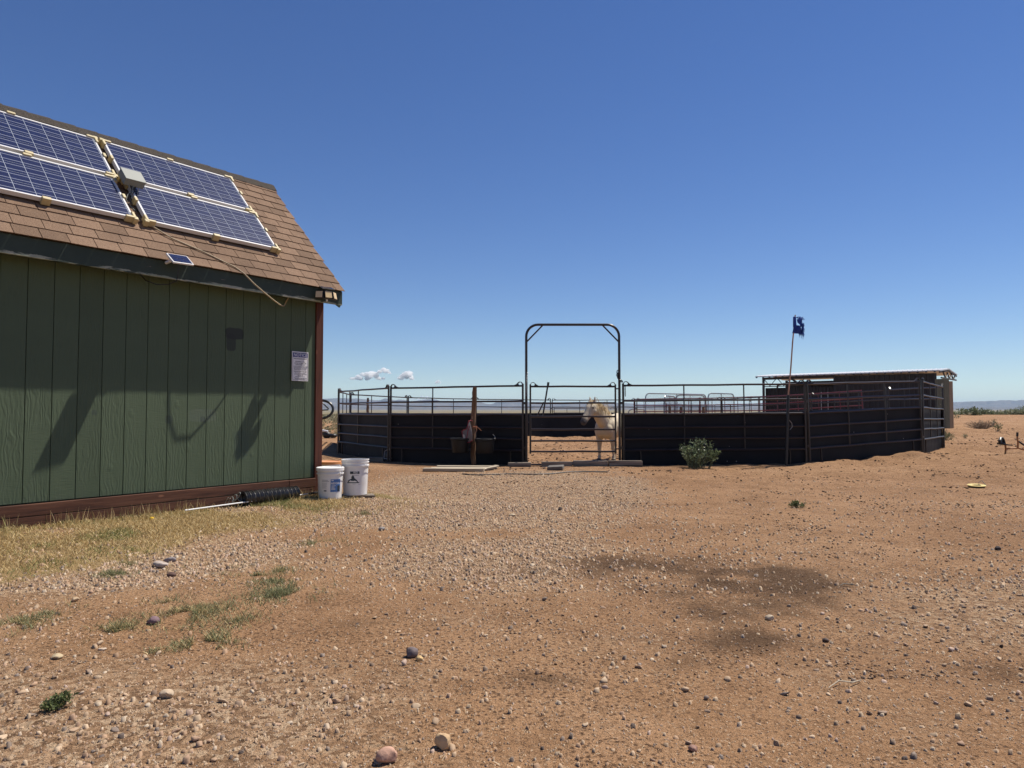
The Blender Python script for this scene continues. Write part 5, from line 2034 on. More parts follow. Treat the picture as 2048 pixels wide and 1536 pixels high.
m.tube([(BL_ - .05, 0, zt - 0.38), (BL_ - 1.9, 0, zt - 0.38)], 0.022, 6)
m.tube([(XS + 2.2, 0, zt), (XS + 1.75, 0, zt - 0.32)], 0.05, 6)
m.build('truss', DARKST, barn, smooth=True)
for x in (XS + 0.42, XS + 0.75):
    m = MB()
    m.box((x, -0.18, 1.0), (0.035, 0.03, 1.7))
    m.build('bright_post', STEEL, barn)
# roof of two ribbed slopes with end trusses past the right corner
for y0, z0, y1, z1 in ((0.30, ZE - 0.01, -DP / 2, ZR + 0.03), (-DP / 2, ZR + 0.03, -DP - 0.25, ZF)):
    m = MB()
    n = 42
    vs, fs = [], []
    for i in range(n + 1):
        x = -0.22 + (BL_ + 0.50) * i / n
        for (y, z) in ((y0, z0), (y1, z1)):
            vs.append((x, y, z + 0.05))
            vs.append((x, y, z))
    for i in range(n):
        a = i * 4
        fs += [(a, a + 4, a + 6, a + 2), (a + 1, a + 3, a + 7, a + 5), (a, a + 1, a + 5, a + 4), (a + 2, a + 6, a + 7, a + 3)]
    fs += [(0, 2, 3, 1), (n * 4 + 1, n * 4 + 3, n * 4 + 2, n * 4)]
    m.add(vs, fs)
    for i in range(n):
        x = -0.22 + (BL_ + 0.50) * (i + 0.5) / n
        m.tube([(x, y0, z0 + 0.055), (x, y1, z1 + 0.055)], 0.022, 4)
    m.build('roof_slope', ROOFW, barn)
m = MB()
for i in range(26):
    x = -0.35 + (BL_ + 0.55) * i / 25
    m.box((x, 0.305, ZE - 0.035), (0.09, 0.02, 0.05))
m.build('eave_closure', DARKST, barn, kind='stuff')
m = MB()
m.tube([(-0.18, 0.25, ZE - 0.05), (-0.18, -DP / 2, ZR - 0.03), (-0.18, -DP - 0.2, ZF - 0.05)], 0.04, 6)
m.tube([(-0.18, -0.1, ZF - 0.25), (-0.18, -DP - 0.1, ZF - 0.25)], 0.04, 6)
for y in (-0.5, -1.4, -2.3):
    m.tube([(-0.18, y, ZE - .02), (-0.18, y - 0.55, ZF - 0.25), (-0.18, y - 1.1, ZE - .04)], 0.035, 6)
m.build('end_truss', DARKST, barn, smooth=True)

# tall tan and green cupboard at the barn's right end
c0 = at(1890, 863, 30.5)
cab = thing('tall_cabinet', 'tall narrow cabinet with green and tan faces right of the dark barn', 'cabinet', (c0.x, 30.5, tzs(c0.x, 30.5) - 0.05), (0, 0, R(22)))
GREENP = wood_mat('grey_green_plywood', (0.13, 0.135, 0.095), (0.17, 0.17, 0.12), (0.09, 0.09, 0.065), 2, 0.85, 0.2)
TANP = wood_mat('tan_plywood', (0.34, 0.255, 0.165), (0.42, 0.32, 0.215), (0.24, 0.17, 0.11), 2, 0.85, 0.2)
m = MB()
m.box((-0.13, -0.02, 1.10), (0.30, 0.42, 2.26))
m.build('green_side', GREENP, cab, bevel=0.008)
m = MB()
m.box((0.14, 0.0, 1.05), (0.235, 0.44, 2.16))
m.build('tan_side', TANP, cab, bevel=0.008)

# burgundy panels between pen and barn
t = NT('burgundy_pipe')
wp = t.n('ShaderNodeNewGeometry').outputs['Position']
c = t.ramp(t.noise(wp, 2.0, 4), [(0.3, (0.125, 0.016, 0.026)), (0.7, (0.17, 0.025, 0.036))])
BURG = t.done(c, 0.42, None, spec=0.5)
BR_R = [1.80, 1.46, 1.15, 0.85, 0.58, 0.33]
gp = 'burgundy panels between the round pen and the barn'
pen_panel((15.4, 31.0), (12.4, 33.0), 'burgundy livestock panel in front of the barn wall, rightmost of the three', (0.25, 0.5, 0.75), False, gp, 1.0, BURG, BR_R, 0.022, False, 'burgundy_panel', False, 0.03)
pen_panel((12.4, 33.0), (9.3, 35.1), 'burgundy livestock panel below the open bay of the barn', (0.16, 0.33, 0.5, 0.67, 0.84), False, gp, 1.0, BURG, BR_R, 0.022, False, 'burgundy_panel', False, 0.03)
pen_panel((9.3, 35.1), (6.4, 37.4), 'burgundy livestock panel in front of the chain link kennels, leftmost of three', (0.16, 0.33, 0.5, 0.67, 0.84), False, gp, 1.0, BURG, BR_R, 0.022, False, 'burgundy_panel', False, 0.03)
gp = 'dark panels of the runs behind the round pen'
pen_panel((2.4, 41.0), (6.3, 42.5), 'far dark pipe panel seen over the back of the horse', (0.2, 0.4, 0.6, 0.8), False, gp, 0.80, PIPE, RAILS, 0.020, False, 'run_panel', False, 0.03)
pen_panel((7.9, 36.5), (11.6, 37.6), 'far dark pipe panel behind the chain link kennels', (0.12, 0.25, 0.38, 0.5, 0.62, 0.75, 0.87), False, gp, 0.90, PIPE, RAILS, 0.020, False, 'run_panel', False, 0.03)

# chain link kennels
GALV = simple('galvanised_tube', (0.28, 0.29, 0.31), 0.35, 0.1, 6, 0, metal=0.7)


def kennel(pxa, ya, pxb, yb, ztop, label, rad=0.28, mesh_step=0.13):
    A = Vector(((pxa - 1024) / FPX * ya, ya, 0))
    B = Vector(((pxb - 1024) / FPX * yb, yb, 0))
    A.z = tzs(A.x, A.y)
    B.z = A.z
    d = B - A
    W_ = d.length
    root = thing('chain_link_panel', label, 'kennel panel', A, (0, 0, math.atan2(d.y, d.x)), 'chain link kennel panels behind the round pen')
    m = MB()
    pth = [(0, 0, 0)] + arc(rad, ztop - rad, rad, 180, 90, 6) + arc(W_ - rad, ztop - rad, rad, 90, 0, 6) + [(W_, 0, 0)]
    m.tube(pth, 0.030, 8)
    m.build('tube_frame', GALV, root, smooth=True)
    m = MB()
    m.tube([(0, 0, 0.1), (W_, 0, 0.1)], 0.022, 6)
    m.tube([(W_ / 2, 0, 0.1), (W_ / 2, 0, ztop)], 0.02, 6)
    m.build('cross_tube', GALV, root, smooth=True)
    m = MB()
    k = -ztop
    while k < W_:
        for sgn in (1, -1):
            x0_, z0_ = (k, 0.1) if sgn > 0 else (k + ztop, 0.1)
            pts = []
            # clip the diagonal to the panel
            t0, t1 = 0.0, ztop - 0.1
            if sgn > 0:
                t0, t1 = max(t0, -k), min(t1, W_ - k)
                P_ = lambda t_: (k + t_, 0, 0.1 + t_)
            else:
                t0, t1 = max(t0, k + ztop - W_), min(t1, k + ztop)
                P_ = lambda t_: (k + ztop - t_, 0, 0.1 + t_)
            if t1 - t0 > 0.05:
                m.tube([P_(t0), P_(t1)], 0.0035, 3, cap=False)
        k += mesh_step
    m.build('wire_mesh', GALV, root, kind='stuff')
    return root


kennel(1291, 40.0, 1412, 42.5, 2.18, 'chain link kennel panel, tall rear one spanning the left kennel')
kennel(1329, 38.5, 1349.5, 41.0, 2.02, 'chain link kennel panel, narrow one in the middle of the kennels')
kennel(1350.5, 38.6, 1410, 38.8, 2.05, 'chain link kennel panel, low front one left of the burgundy rails')
kennel(1416, 39.0, 1468, 40.5, 2.16, 'chain link kennel panel, rightmost one beside the burgundy rails')
kennel(1256, 46.0, 1292, 46.0, 1.30, 'chain link panel, low far one left of the kennels')
for px, Y, zt, lab in ((1340, 36.0, 1.46, 'weathered post before the kennels, leftmost of three'), (1361, 37.0, 1.42, 'weathered post before the kennels, middle of three'), (1406, 34.5, 1.40, 'weathered post before the kennels, rightmost and thickest of three')):
    rough_post(px, Y, zt, 0.075, lab, GREYWV, int(px), 'wooden posts before the kennels')
rough_post(736.5, 30.0, 1.72, 0.055, 'lone weathered post beyond the left back panels of the pen', GREYWV, 77)
m = MB()
m.tube([at(1508, 772, 38.0) - at(1508, 772, 38.0) + Vector((0, 0, 0)), Vector((0, 0, 2.6))], 0.06, 8)
m.tube([Vector((0, 0, 2.55)), Vector((-0.4, 0, 2.62)), Vector((-0.45, 0, 2.3))], 0.035, 6)
m.tube([Vector((0.3, 0, 0)), Vector((0.3, 0, 2.5))], 0.04, 6)
o = m.build('steel_post', STEEL, smooth=True)
q = at(1518, 800, 37.0)
o.location = (q.x, q.y, tzs(q.x, q.y) - 0.35)
tag(o, 'pair of steel posts at the left end of the barn', 'post')
o.scale = (1, 1, 0.86)

# ------------------------------------------------------------------ right side things
SEESAW = simple('orange_tube', (0.42, 0.17, 0.05), 0.55, 0.2, 8, 0.05)
sb = on_ground(2012, 910, 0.08)
sz = tzf(sb.x, sb.y)
ss = thing('exercise_seat', 'orange tube play frame with black seat standing on sand at right', 'play frame', (sb.x, sb.y, sz), (0, 0, 0))
k_ = sb.y / FPX
X = lambda px, py, dy=0.0: Vector(((px - 2012) * k_, dy, (911 - py) * k_))
m = MB()
m.tube([X(2010, 914), X(2012, 900), X(2011, 892)], 0.020, 8)
m.tube([X(2012, 900), X(2036, 898.5), X(2041, 900), X(2052, 903), X(2068, 903.5)], 0.018, 8)
m.tube([X(2036, 898.5), X(2036.5, 888), X(2035.5, 878), X(2036, 870)], 0.019, 8)
m.tube([X(2048, 899), X(2053, 893), X(2066, 884)], 0.018, 8)
m.tube([X(2068, 914), X(2068, 903)], 0.020, 8)
m.build('tube_frame', SEESAW, ss, smooth=True)
m = MB()
m.tube([X(2035.6, 875), X(2036, 867)], 0.024, 8)
m.tube([X(2037, 885), X(2042, 888), X(2049, 893)], 0.022, 8)
m.build('grip', BLACKP, ss, smooth=True)
m = MB()
st_ = []
for j, (px, py, w) in enumerate(((2000, 888, .10), (2002, 889.5, .13), (2006, 890, .15), (2014, 891, .11), (2023, 891.5, .05))):
    st_.append([X(px, py, -w), X(px, py, w), X(px, py + 2.2, w), X(px, py + 2.2, -w)])
vs = [p for r_ in st_ for p in r_]
fs = []
for j in range(4):
    for q in range(4):
        fs.append((j * 4 + q, j * 4 + (q + 1) % 4, (j + 1) * 4 + (q + 1) % 4, (j + 1) * 4 + q))
fs += [(3, 2, 1, 0), (16, 17, 18, 19)]
m.add(vs, fs)
m.build('seat', BLACKP, ss, smooth=True, angle=50)
m = MB()
m.tube([X(1998.5, 890, -.05), X(1998, 883, -.05), X(2001, 878.5, -.02), X(2006, 878.5, 0.0), X(2009.5, 883, .03), X(2012, 890, .05)], [0.040, .040, .026, .026, .034, .036], 8)
m.tube([X(1998.5, 889, -.05), X(2005, 889.5, 0.0), X(2012, 890, .05)], 0.03, 8)
m.build('back_rest', BLACKP, ss, smooth=True)

YELP = simple('yellow_plastic', (0.62, 0.47, 0.15), 0.5, 0.1, 6, 0)
p = on_ground(1953, 970, 0.04)
root = thing('feed_pan', 'shallow yellow pan with dark rim lying on sand at right', 'feed pan', (p.x, p.y, tzf(p.x, p.y) - 0.005), (R(4), R(-2), 0))
m = MB()
m.lathe([(0.095, 0.0), (0.112, 0.030)], (0, 0, 0), 24)
m.build('base', BLACKP, root, smooth=True)
m = MB()
m.lathe([(0.110, 0.030), (0.120, 0.034), (0.118, 0.043), (0.090, 0.047), (0.058, 0.040), (0.048, 0.020)], (0, 0, 0), 28, close_bottom=False)
m.build('rim', YELP, root, smooth=True)
m = MB()
m.tube([(0.07, 0.06, 0.066), (0.09, 0.02, 0.10), (0.13, -0.02, 0.03)], 0.006, 5)
m.build('hook', STEEL, root, smooth=True)


# ------------------------------------------------------------------ plants
def leaf_mat(name, dark, light, trans=0.25, rough=0.55):
    t = NT(name)
    a = t.n('ShaderNodeAttribute', attribute_name='Col').outputs['Color']
    f = t.n('ShaderNodeSeparateColor', {0: a}).outputs[0]
    c = t.ramp(f, [(0.0, dark), (0.75, light), (1.0, tuple(min(1, x * 1.5) for x in light))])
    return t.done(c, rough, None, spec=0.35, trans=trans)


LEAF = leaf_mat('sage_leaf', (0.050, 0.072, 0.034), (0.20, 0.25, 0.13), 0.25, 0.38)
LEAF2 = leaf_mat('desert_green_leaf', (0.045, 0.065, 0.020), (0.135, 0.160, 0.060))
LEAF3 = leaf_mat('dull_green_leaf', (0.070, 0.088, 0.042), (0.17, 0.185, 0.10))
DRYL = leaf_mat('dry_twig_leaf', (0.10, 0.065, 0.040), (0.30, 0.22, 0.14))
STEM = simple('green_stem', (0.10, 0.11, 0.05), 0.7, 0.2, 20, 0)
STEMB = simple('dry_stem', (0.17, 0.115, 0.075), 0.8, 0.25, 20, 0)


def leaves_mesh(name, pts, dirs, size, rnd, mat, parent, aspect=0.42, jitter=0.9):
    V, F, C = [], [], []
    for p, d, s in zip(pts, dirs, size):
        d = Vector(d) + Vector((rnd.uniform(-jitter, jitter), rnd.uniform(-jitter, jitter), rnd.uniform(-jitter, jitter)))
        d.normalize()
        n = Vector((rnd.uniform(-1, 1), rnd.uniform(-1, 1), rnd.uniform(-.2, 1.2))).normalized()
        sd = d.cross(n)
        if sd.length < 1e-4:
            continue
        sd.normalize()
        n = sd.cross(d)
        o = len(V)
        w = s * aspect
        V += [p, p + d * s * 0.5 + sd * w / 2 - n * s * .03, p + d * s, p + d * s * 0.5 - sd * w / 2 - n * s * .03]
        F.append((o, o + 1, o + 2, o + 3))
        c = rnd.random()
        C += [c] * 4
    V = np.array([v[:] for v in V])
    C = np.repeat(np.array(C)[:, None], 3, 1)
    return link_mesh(name, np_mesh(name, V, np.array(F), C), mat, parent)


def shrub(loc, label, h, spread, nst, nlv, lsize, mat, seed, name='shrub', cat='shrub', group=None, stem=None, up=0.9, branch=3, aspect=0.42, lean=(0, 0), stem_r=0.006, bare=0.15):
    rnd = random.Random(seed)
    root = thing(name, label, cat, loc, (0, 0, 0), group)
    m = MB()
    pts, dirs = [], []
    segs = []
    for k in range(nst):
        a = rnd.uniform(0, 2 * math.pi)
        rr = spread * math.sqrt(rnd.random())
        hh = h * rnd.uniform(0.45, 1.05) * (1 - 0.35 * (rr / max(spread, .001)) ** 2)
        p0 = Vector((rnd.uniform(-.35, .35) * spread, rnd.uniform(-.35, .35) * spread, -0.01))
        p3 = Vector((rr * math.cos(a) + lean[0] * hh, rr * math.sin(a) + lean[1] * hh, hh))
        p1 = p0.lerp(p3, 0.4) + Vector((0, 0, hh * 0.12 * up))
        p2 = p0.lerp(p3, 0.75) + Vector((0, 0, hh * 0.06 * up)) + Vector((rnd.uniform(-.03, .03), rnd.uniform(-.03, .03), 0)) * h
        m.tube([p0, p1, p2, p3], [stem_r, stem_r * .8, stem_r * .6, stem_r * .3], 4)
        segs.append((p0, p1, p2, p3))
        for b in range(branch):
            s = rnd.uniform(.35, .9)
            q0 = p1.lerp(p2, s) if s < .6 else p2.lerp(p3, (s - .5))
            q1 = q0 + Vector((rnd.uniform(-1, 1), rnd.uniform(-1, 1), rnd.uniform(.2, 1.0))).normalized() * h * rnd.uniform(.12, .26)
            m.tube([q0, q1], [stem_r * .5, stem_r * .25], 3)
            segs.append((q0, q0.lerp(q1, .33), q0.lerp(q1, .66), q1))
    m.build('stem', stem or STEM, root)
    for k in range(nlv):
        sg = rnd.choice(segs)
        s = bare + (1 - bare) * rnd.random() ** 0.8
        i = min(2, int(s * 3))
        p = sg[i].lerp(sg[i + 1], s * 3 - i)
        d = (sg[3] - sg[0]).normalized() * 0.8
        pts.append(p)
        dirs.append(d)
    leaves_mesh('foliage', pts, dirs, [lsize * rnd.uniform(.6, 1.3) for _ in pts], rnd, mat, root, aspect)
    return root


def gloc(px, py, z=0.0, dz=0.0):
    p = on_ground(px, py, z)
    return Vector((p.x, p.y, tzf(p.x, p.y) + dz))


LB = at(1393, 938, 14.15)
shrub((LB.x, 14.15, tzf(LB.x, 14.15)), 'leafy green bush growing against the dark pen panel right of the gate', 0.62, 0.40, 48, 1150, 0.046, LEAF, 12, 'bush', 'bush', branch=5, stem_r=0.006, aspect=0.5, bare=0.03, up=0.4)
shrub((LB.x + 0.22, 14.1, tzf(LB.x, 14.1)), 'arching leafy sprig growing out of the right of the bush', 0.50, 0.07, 5, 190, 0.052, LEAF, 14, 'bush_sprig', 'bush', branch=4, lean=(0.52, 0), stem_r=0.007, aspect=0.5)
shrub(gloc(1595, 1017), 'small round green weed alone on the open sand right of the drive', 0.075, 0.10, 26, 260, 0.028, LEAF2, 15, 'weed', 'weed', branch=2, stem_r=0.0025)
shrub(gloc(98, 1424), 'dark green creeping weed in the lower left corner on gravel', 0.05, 0.055, 34, 420, 0.016, LEAF2, 16, 'weed', 'weed', branch=3, stem_r=0.0016, lean=(1.0, 0.4))
shrub(gloc(1888, 887, 0.12), 'pale green grassy weed at the foot of the right pen corner', 0.34, 0.32, 60, 420, 0.11, LEAF3, 17, 'weed', 'weed', branch=1, aspect=0.12, stem_r=0.004)
shrub(gloc(1930, 880, 0.15), 'tiny green weed on sand between pen corner and orange play frame', 0.16, 0.12, 16, 110, 0.05, LEAF3, 18, 'weed', 'weed', branch=1, aspect=0.2, stem_r=0.003)
shrub(gloc(1996, 870, 0.24), 'upright small green weed right of the dead brush pile', 0.36, 0.16, 20, 160, 0.07, LEAF2, 19, 'weed', 'weed', branch=2, aspect=0.25, stem_r=0.004)
shrub(gloc(1986, 857, 0.33), 'spiky dark weed stalk behind the dead brush pile', 0.42, 0.10, 14, 120, 0.07, LEAF3, 20, 'weed', 'weed', branch=2, aspect=0.2, stem_r=0.006)
shrub(gloc(1913, 845, 0.42), 'low dull weed near the tan cabinet on the sand rise', 0.35, 0.35, 18, 120, 0.09, LEAF3, 22, 'weed', 'weed', branch=2, aspect=0.2, stem_r=0.006)
shrub(gloc(1962, 868, 0.24), 'grey brown pile of dead brush on the sand rise', 0.42, 0.62, 120, 500, 0.10, DRYL, 21, 'dead_brush', 'brush pile', stem=STEMB, branch=3, aspect=0.07, stem_r=0.006)
LEAF4 = leaf_mat('crest_leaf', (0.075, 0.10, 0.045), (0.17, 0.20, 0.10))
LEAF5 = leaf_mat('pale_crest_leaf', (0.12, 0.145, 0.075), (0.25, 0.27, 0.16))
for k, (px, Y, h, sp, n, lab) in enumerate(((1943, 55.0, 1.15, 1.15, 900, 'largest dark green bush on the crest of the sand rise'), (1975, 58.0, .75, .9, 380, 'medium green bush on the crest just right of the largest one'),
                                           (1988, 60.0, .5, .7, 260, 'low green bush on the crest between two taller bushes'), (2020, 58.0, .8, .9, 380, 'feathery green bush on the crest second from the right edge'),
                                           (2048, 57.0, 1.15, 1.1, 500, 'green bush on the crest cut by the right edge'), (1915, 60.0, .5, .8, 280, 'low green bush on the crest next to the tan cabinet'),
                                           (2003, 62.0, .4, .6, 160, 'smallest green bush on the crest'))):
    x = (px - 1024) / FPX * Y
    shrub((x, Y, tzs(x, Y) - 0.08), lab, h * 0.66, sp * 1.1, 60, n, 0.22 if k else 0.16, LEAF4 if k in (0, 1) else LEAF5, 40 + k, 'desert_bush', 'bush', 'bushes on the crest of the sand rise', branch=3, aspect=0.28 if k else 0.4, stem_r=0.012, bare=0.05)

# scrub on the plain to the left
V, F, C = [], [], []
rnd = random.Random(31)
o = 0
for k in range(1700):
    Y = 20.5 * (10 ** (rnd.random() ** 0.9 * 1.15))
    px = rnd.uniform(560, 1080)
    if Y < 40 and px > 700:
        continue
    x = (px - 1024) / FPX * Y
    if math.hypot(x - 3.4, Y - 23.6) < 10.2:
        continue
    if vnoise(np.array([x]), np.array([Y]), 7.0, 5)[0] < -0.15 and Y < 60:
        continue
    z = tzf(x, Y)
    s = rnd.uniform(0.10, 0.28) * (1 if Y < 60 else 2.2)
    nl = 46 if Y < 60 else 22
    col = rnd.random()
    for q in range(nl):
        a, b = rnd.uniform(0, 6.283), rnd.random()
        c = Vector((x + s * math.cos(a) * b * 1.3, Y + s * math.sin(a) * b * 1.3, z + s * rnd.uniform(0, 1.0) * (1 - b * .6)))
        d = Vector((rnd.uniform(-1, 1), rnd.uniform(-1, 1), rnd.uniform(.1, 1.3))).normalized() * s * 0.55
        e = d.orthogonal().normalized() * s * 0.11
        V += [c[:], (c + d * .5 + e)[:], (c + d)[:], (c + d * .5 - e)[:]]
        C += [max(0, min(1, col * 0.7 + rnd.uniform(0, .3)))] * 4
        F.append((o, o + 1, o + 2, o + 3))
        o += 4
scr = link_mesh('desert_scrub', np_mesh('desert_scrub', np.array(V), np.array(F), np.repeat(np.array(C)[:, None], 3, 1)), leaf_mat('scrub_leaf', (0.085, 0.085, 0.040), (0.24, 0.21, 0.115), 0.2, 0.8), kind='stuff')
scr['label'] = 'low olive desert scrub on the plain beyond the shed'


# ------------------------------------------------------------------ grass: straw by the shed and green tufts on the drive
def blades(n, sampler, hfun, lean, colfun, w=0.0035, seed=1, seg=3):
    rng = np.random.default_rng(seed)
    xy = sampler(rng, n)
    n = len(xy)
    x, y = xy[:, 0], xy[:, 1]
    z = tz(x, y) - 0.004
    h = hfun(rng, x, y)
    az = rng.uniform(0, 2 * np.pi, n)
    ln = rng.uniform(lean[0], lean[1], n)
    wd = w * rng.uniform(.6, 1.4, n)
    sa = rng.uniform(0, 2 * np.pi, n)
    sx_, sy_ = np.cos(sa), np.sin(sa)
    V = np.zeros((n, 2 * seg + 1, 3))
    curl = rng.uniform(-1.2, 1.2, n)
    cx, cy, cz = x.copy(), y.copy(), z.copy()
    for k in range(seg + 1):
        s = k / seg
        if k < seg:
            ww = wd * (1 - 0.55 * s)
            V[:, 2 * k] = np.stack([cx - sx_ * ww, cy - sy_ * ww, cz], -1)
            V[:, 2 * k + 1] = np.stack([cx + sx_ * ww, cy + sy_ * ww, cz], -1)
        else:
            V[:, 2 * k] = np.stack([cx, cy, cz], -1)
        e = ln * (0.5 + s)
        e = np.clip(e, 0, 2.4)
        st = h / seg
        cx = cx + np.cos(az + curl * s) * np.sin(e) * st
        cy = cy + np.sin(az + curl * s) * np.sin(e) * st
        cz = np.maximum(cz + np.cos(e) * st, z + 0.002 + 0.004 * s)
    F = []
    b = np.arange(n) * (2 * seg + 1)
    for k in range(seg - 1):
        F.append(np.stack([b + 2 * k, b + 2 * k + 1, b + 2 * k + 3], -1))
        F.append(np.stack([b + 2 * k, b + 2 * k + 3, b + 2 * k + 2], -1))
    F.append(np.stack([b + 2 * seg - 2, b + 2 * seg - 1, b + 2 * seg], -1))
    C = colfun(rng, x, y, h)
    return V.reshape(-1, 3), np.concatenate(F), np.repeat(C, 2 * seg + 1, 0)


def grass_mat():
    t = NT('grass_blades')
    a = t.n('ShaderNodeAttribute', attribute_name='Col').outputs['Color']
    return t.done(a, 0.7, None, spec=0.25, trans=0.25)


GRASSM = grass_mat()


def wallframe(u, nd):
    return np.stack([P0.x + WD.x * u + WN.x * nd, P0.y + WD.y * u + WN.y * nd], -1)


STRAW = np.array([[0.60, 0.46, 0.23], [0.50, 0.36, 0.17], [0.68, 0.54, 0.30], [0.40, 0.27, 0.12], [0.52, 0.40, 0.19]])
GREEN = np.array([[0.22, 0.22, 0.08], [0.28, 0.27, 0.10], [0.16, 0.18, 0.065], [0.32, 0.29, 0.12]])


def s_straw(rng, n):
    u = rng.uniform(-4.4, 0.95, n)
    nd = 0.02 + np.abs(rng.normal(0, 0.62, n))
    p = wallframe(u, nd)
    d = zones(p[:, 0], p[:, 1])[2]
    keep = rng.random(n) < (d * 1.15 + 0.06 * (nd < 1.5))
    keep &= p[:, 1] > 2
    keep &= ~((u > -0.1) & (nd < 0.75) & (u < 0.6) & (rng.random(n) < .75))
    return p[keep]


def c_straw(rng, x, y, h):
    nd = (x - P0.x) * WN.x + (y - P0.y) * WN.y
    n = len(x)
    g = sstep(fbm(x, y, 0.55, 61, 3), 0.06, 0.34) * 0.7 + 0.20 * sstep(-nd, -0.45, -0.1)
    isg = rng.random(n) < np.clip(g, 0, .8)
    c = STRAW[rng.integers(0, 5, n)] * rng.uniform(0.7, 1.15, (n, 1))
    cg = GREEN[rng.integers(0, 4, n)] * rng.uniform(0.7, 1.25, (n, 1))
    return np.where(isg[:, None], cg, c)


parts = [blades(90000, s_straw, lambda r, x, y: r.uniform(0.022, 0.062, len(x)) * (1 + 0.6 * sstep(-((x - P0.x) * WN.x + (y - P0.y) * WN.y), -0.35, -0.05) * r.random(len(x))), (0.5, 1.7), c_straw, 0.0026, 3)]
parts.append(blades(900, lambda r, n: (lambda q: q[zones(q[:, 0], q[:, 1])[2] > 0.5])(wallframe(r.uniform(-4.4, 0.1, n), 0.03 + np.abs(r.normal(0, 0.12, n)))), lambda r, x, y: r.uniform(0.08, 0.17, len(x)), (0.0, 0.6), c_straw, 0.0022, 4))
V = np.concatenate([p[0] for p in parts])
offs = np.cumsum([0] + [len(p[0]) for p in parts[:-1]])
F = np.concatenate([p[1] + o for p, o in zip(parts, offs)])
C = np.concatenate([p[2] for p in parts])
gr = link_mesh('dry_grass', np_mesh('dry_grass', V, F, C), GRASSM, kind='stuff')
gr['label'] = 'dry straw coloured grass along the foot of the shed'

# low green tufts spreading over the bare sand in front of the shed
tufts = []
for (px, py, sx_, sy_, n) in ((390, 1232, 110, 32, 3200), (235, 1262, 50, 20, 1300), (408, 1288, 80, 30, 2600), (560, 1190, 90, 28, 2800), (545, 1165, 85, 16, 700), (30, 1250, 70, 26, 2000), (80, 1225, 70, 16, 900), (225, 1152, 60, 10, 800), (515, 1150, 90, 12, 700),
                           (430, 1135, 120, 10, 700), (330, 1205, 50, 12, 300), (480, 1245, 60, 20, 500), (300, 1300, 60, 14, 400), (640, 1085, 70, 9, 900), (560, 1140, 60, 8, 500), (240, 1130, 50, 8, 500), (730, 1030, 50, 10, 700)):
    tufts.append((px, py, sx_, sy_, n))


def s_tuft(rng, n):
    out = []
    for (px, py, sx_, sy_, m_) in tufts:
        a = rng.uniform(0, 2 * np.pi, m_)
        r = np.abs(rng.normal(0, 0.62, m_)) * rng.uniform(0.4, 1.3, m_)
        cx = on_ground(px, py)
        dxm = sx_ / FPX * cx.y
        dym = sy_ / (py - 825) * cx.y
        q = np.stack([cx.x + dxm * r * np.cos(a), cx.y + dym * r * np.sin(a)], -1)
        k = (fbm(q[:, 0], q[:, 1], 0.16, 77, 2) > -0.06) & (rng.random(m_) < 0.9)
        out.append(q[k])
    return np.concatenate(out)


def c_tuft(rng, x, y, h):
    n = len(x)
    cg = np.array([[0.14, 0.16, 0.075], [0.19, 0.20, 0.095], [0.23, 0.225, 0.11], [0.30, 0.27, 0.15]])[rng.integers(0, 4, n)] * rng.uniform(.75, 1.2, (n, 1))
    c = STRAW[rng.integers(0, 5, n)] * rng.uniform(.7, 1.0, (n, 1))
    return np.where((rng.random(n) < 0.62 + 0.35 * sstep(fbm(x, y, 0.3, 83, 2), -0.1, 0.2))[:, None], cg, c)


V, F, C = blades(1, s_tuft, lambda r, x, y: r.uniform(0.018, 0.060, len(x)), (0.5, 1.7), c_tuft, 0.0019, 8)
gr = link_mesh('green_tufts', np_mesh('green_tufts', V, F, C), GRASSM, kind='stuff')
gr['label'] = 'thin green grass tufts spreading over the bare sand'

# straw bits, twigs and dry crumbs lying about
V, F, C = blades(12000, lambda r, n: (lambda q: q[np.random.default_rng(2).random(len(q)) < 0.35 + 0.9 * np.clip(fbm(q[:, 0], q[:, 1], 1.3, 91, 3), -.3, .6)])((lambda yy: np.stack([r.uniform(-0.3, 0.78, n * 2) * yy, yy], -1))(1.9 + 26 * r.random(n * 2) ** 1.7)),
                 lambda r, x, y: r.uniform(0.02, 0.08, len(x)) * (0.6 + 0.5 * sstep(y, 2, 7)), (1.52, 1.62), lambda r, x, y, h: np.array([[0.50, 0.38, 0.24], [0.30, 0.19, 0.11], [0.12, 0.07, 0.045], [0.56, 0.45, 0.31]])[r.integers(0, 4, len(x))], 0.0017, 9)
gr = link_mesh('straw_litter', np_mesh('straw_litter', V, F, C), GRASSM, kind='stuff')
gr['label'] = 'scattered straw and twig litter on the sand'

# ------------------------------------------------------------------ gravel
PAL = np.array([[0.47, 0.34, 0.225], [0.54, 0.41, 0.28], [0.42, 0.28, 0.18], [0.58, 0.48, 0.36], [0.30, 0.22, 0.16], [0.22, 0.18, 0.15], [0.48, 0.36, 0.29], [0.10, 0.085, 0.078], [0.42, 0.28, 0.19], [0.56, 0.45, 0.34], [0.27, 0.23, 0.20]])
PALW = np.array([.23, .17, .17, .05, .10, .05, .06, .035, .12, .02, .02])
PALW = PALW / PALW.sum()


def ico(sub):
    bm = bmesh.new()
    bmesh.ops.create_icosphere(bm, subdivisions=sub, radius=1)
    v = np.array([p.co[:] for p in bm.verts])
    bm.faces.ensure_lookup_table()
    f = np.array([[q.index for q in p.verts] for p in bm.faces])
    bm.free()
    return v, f


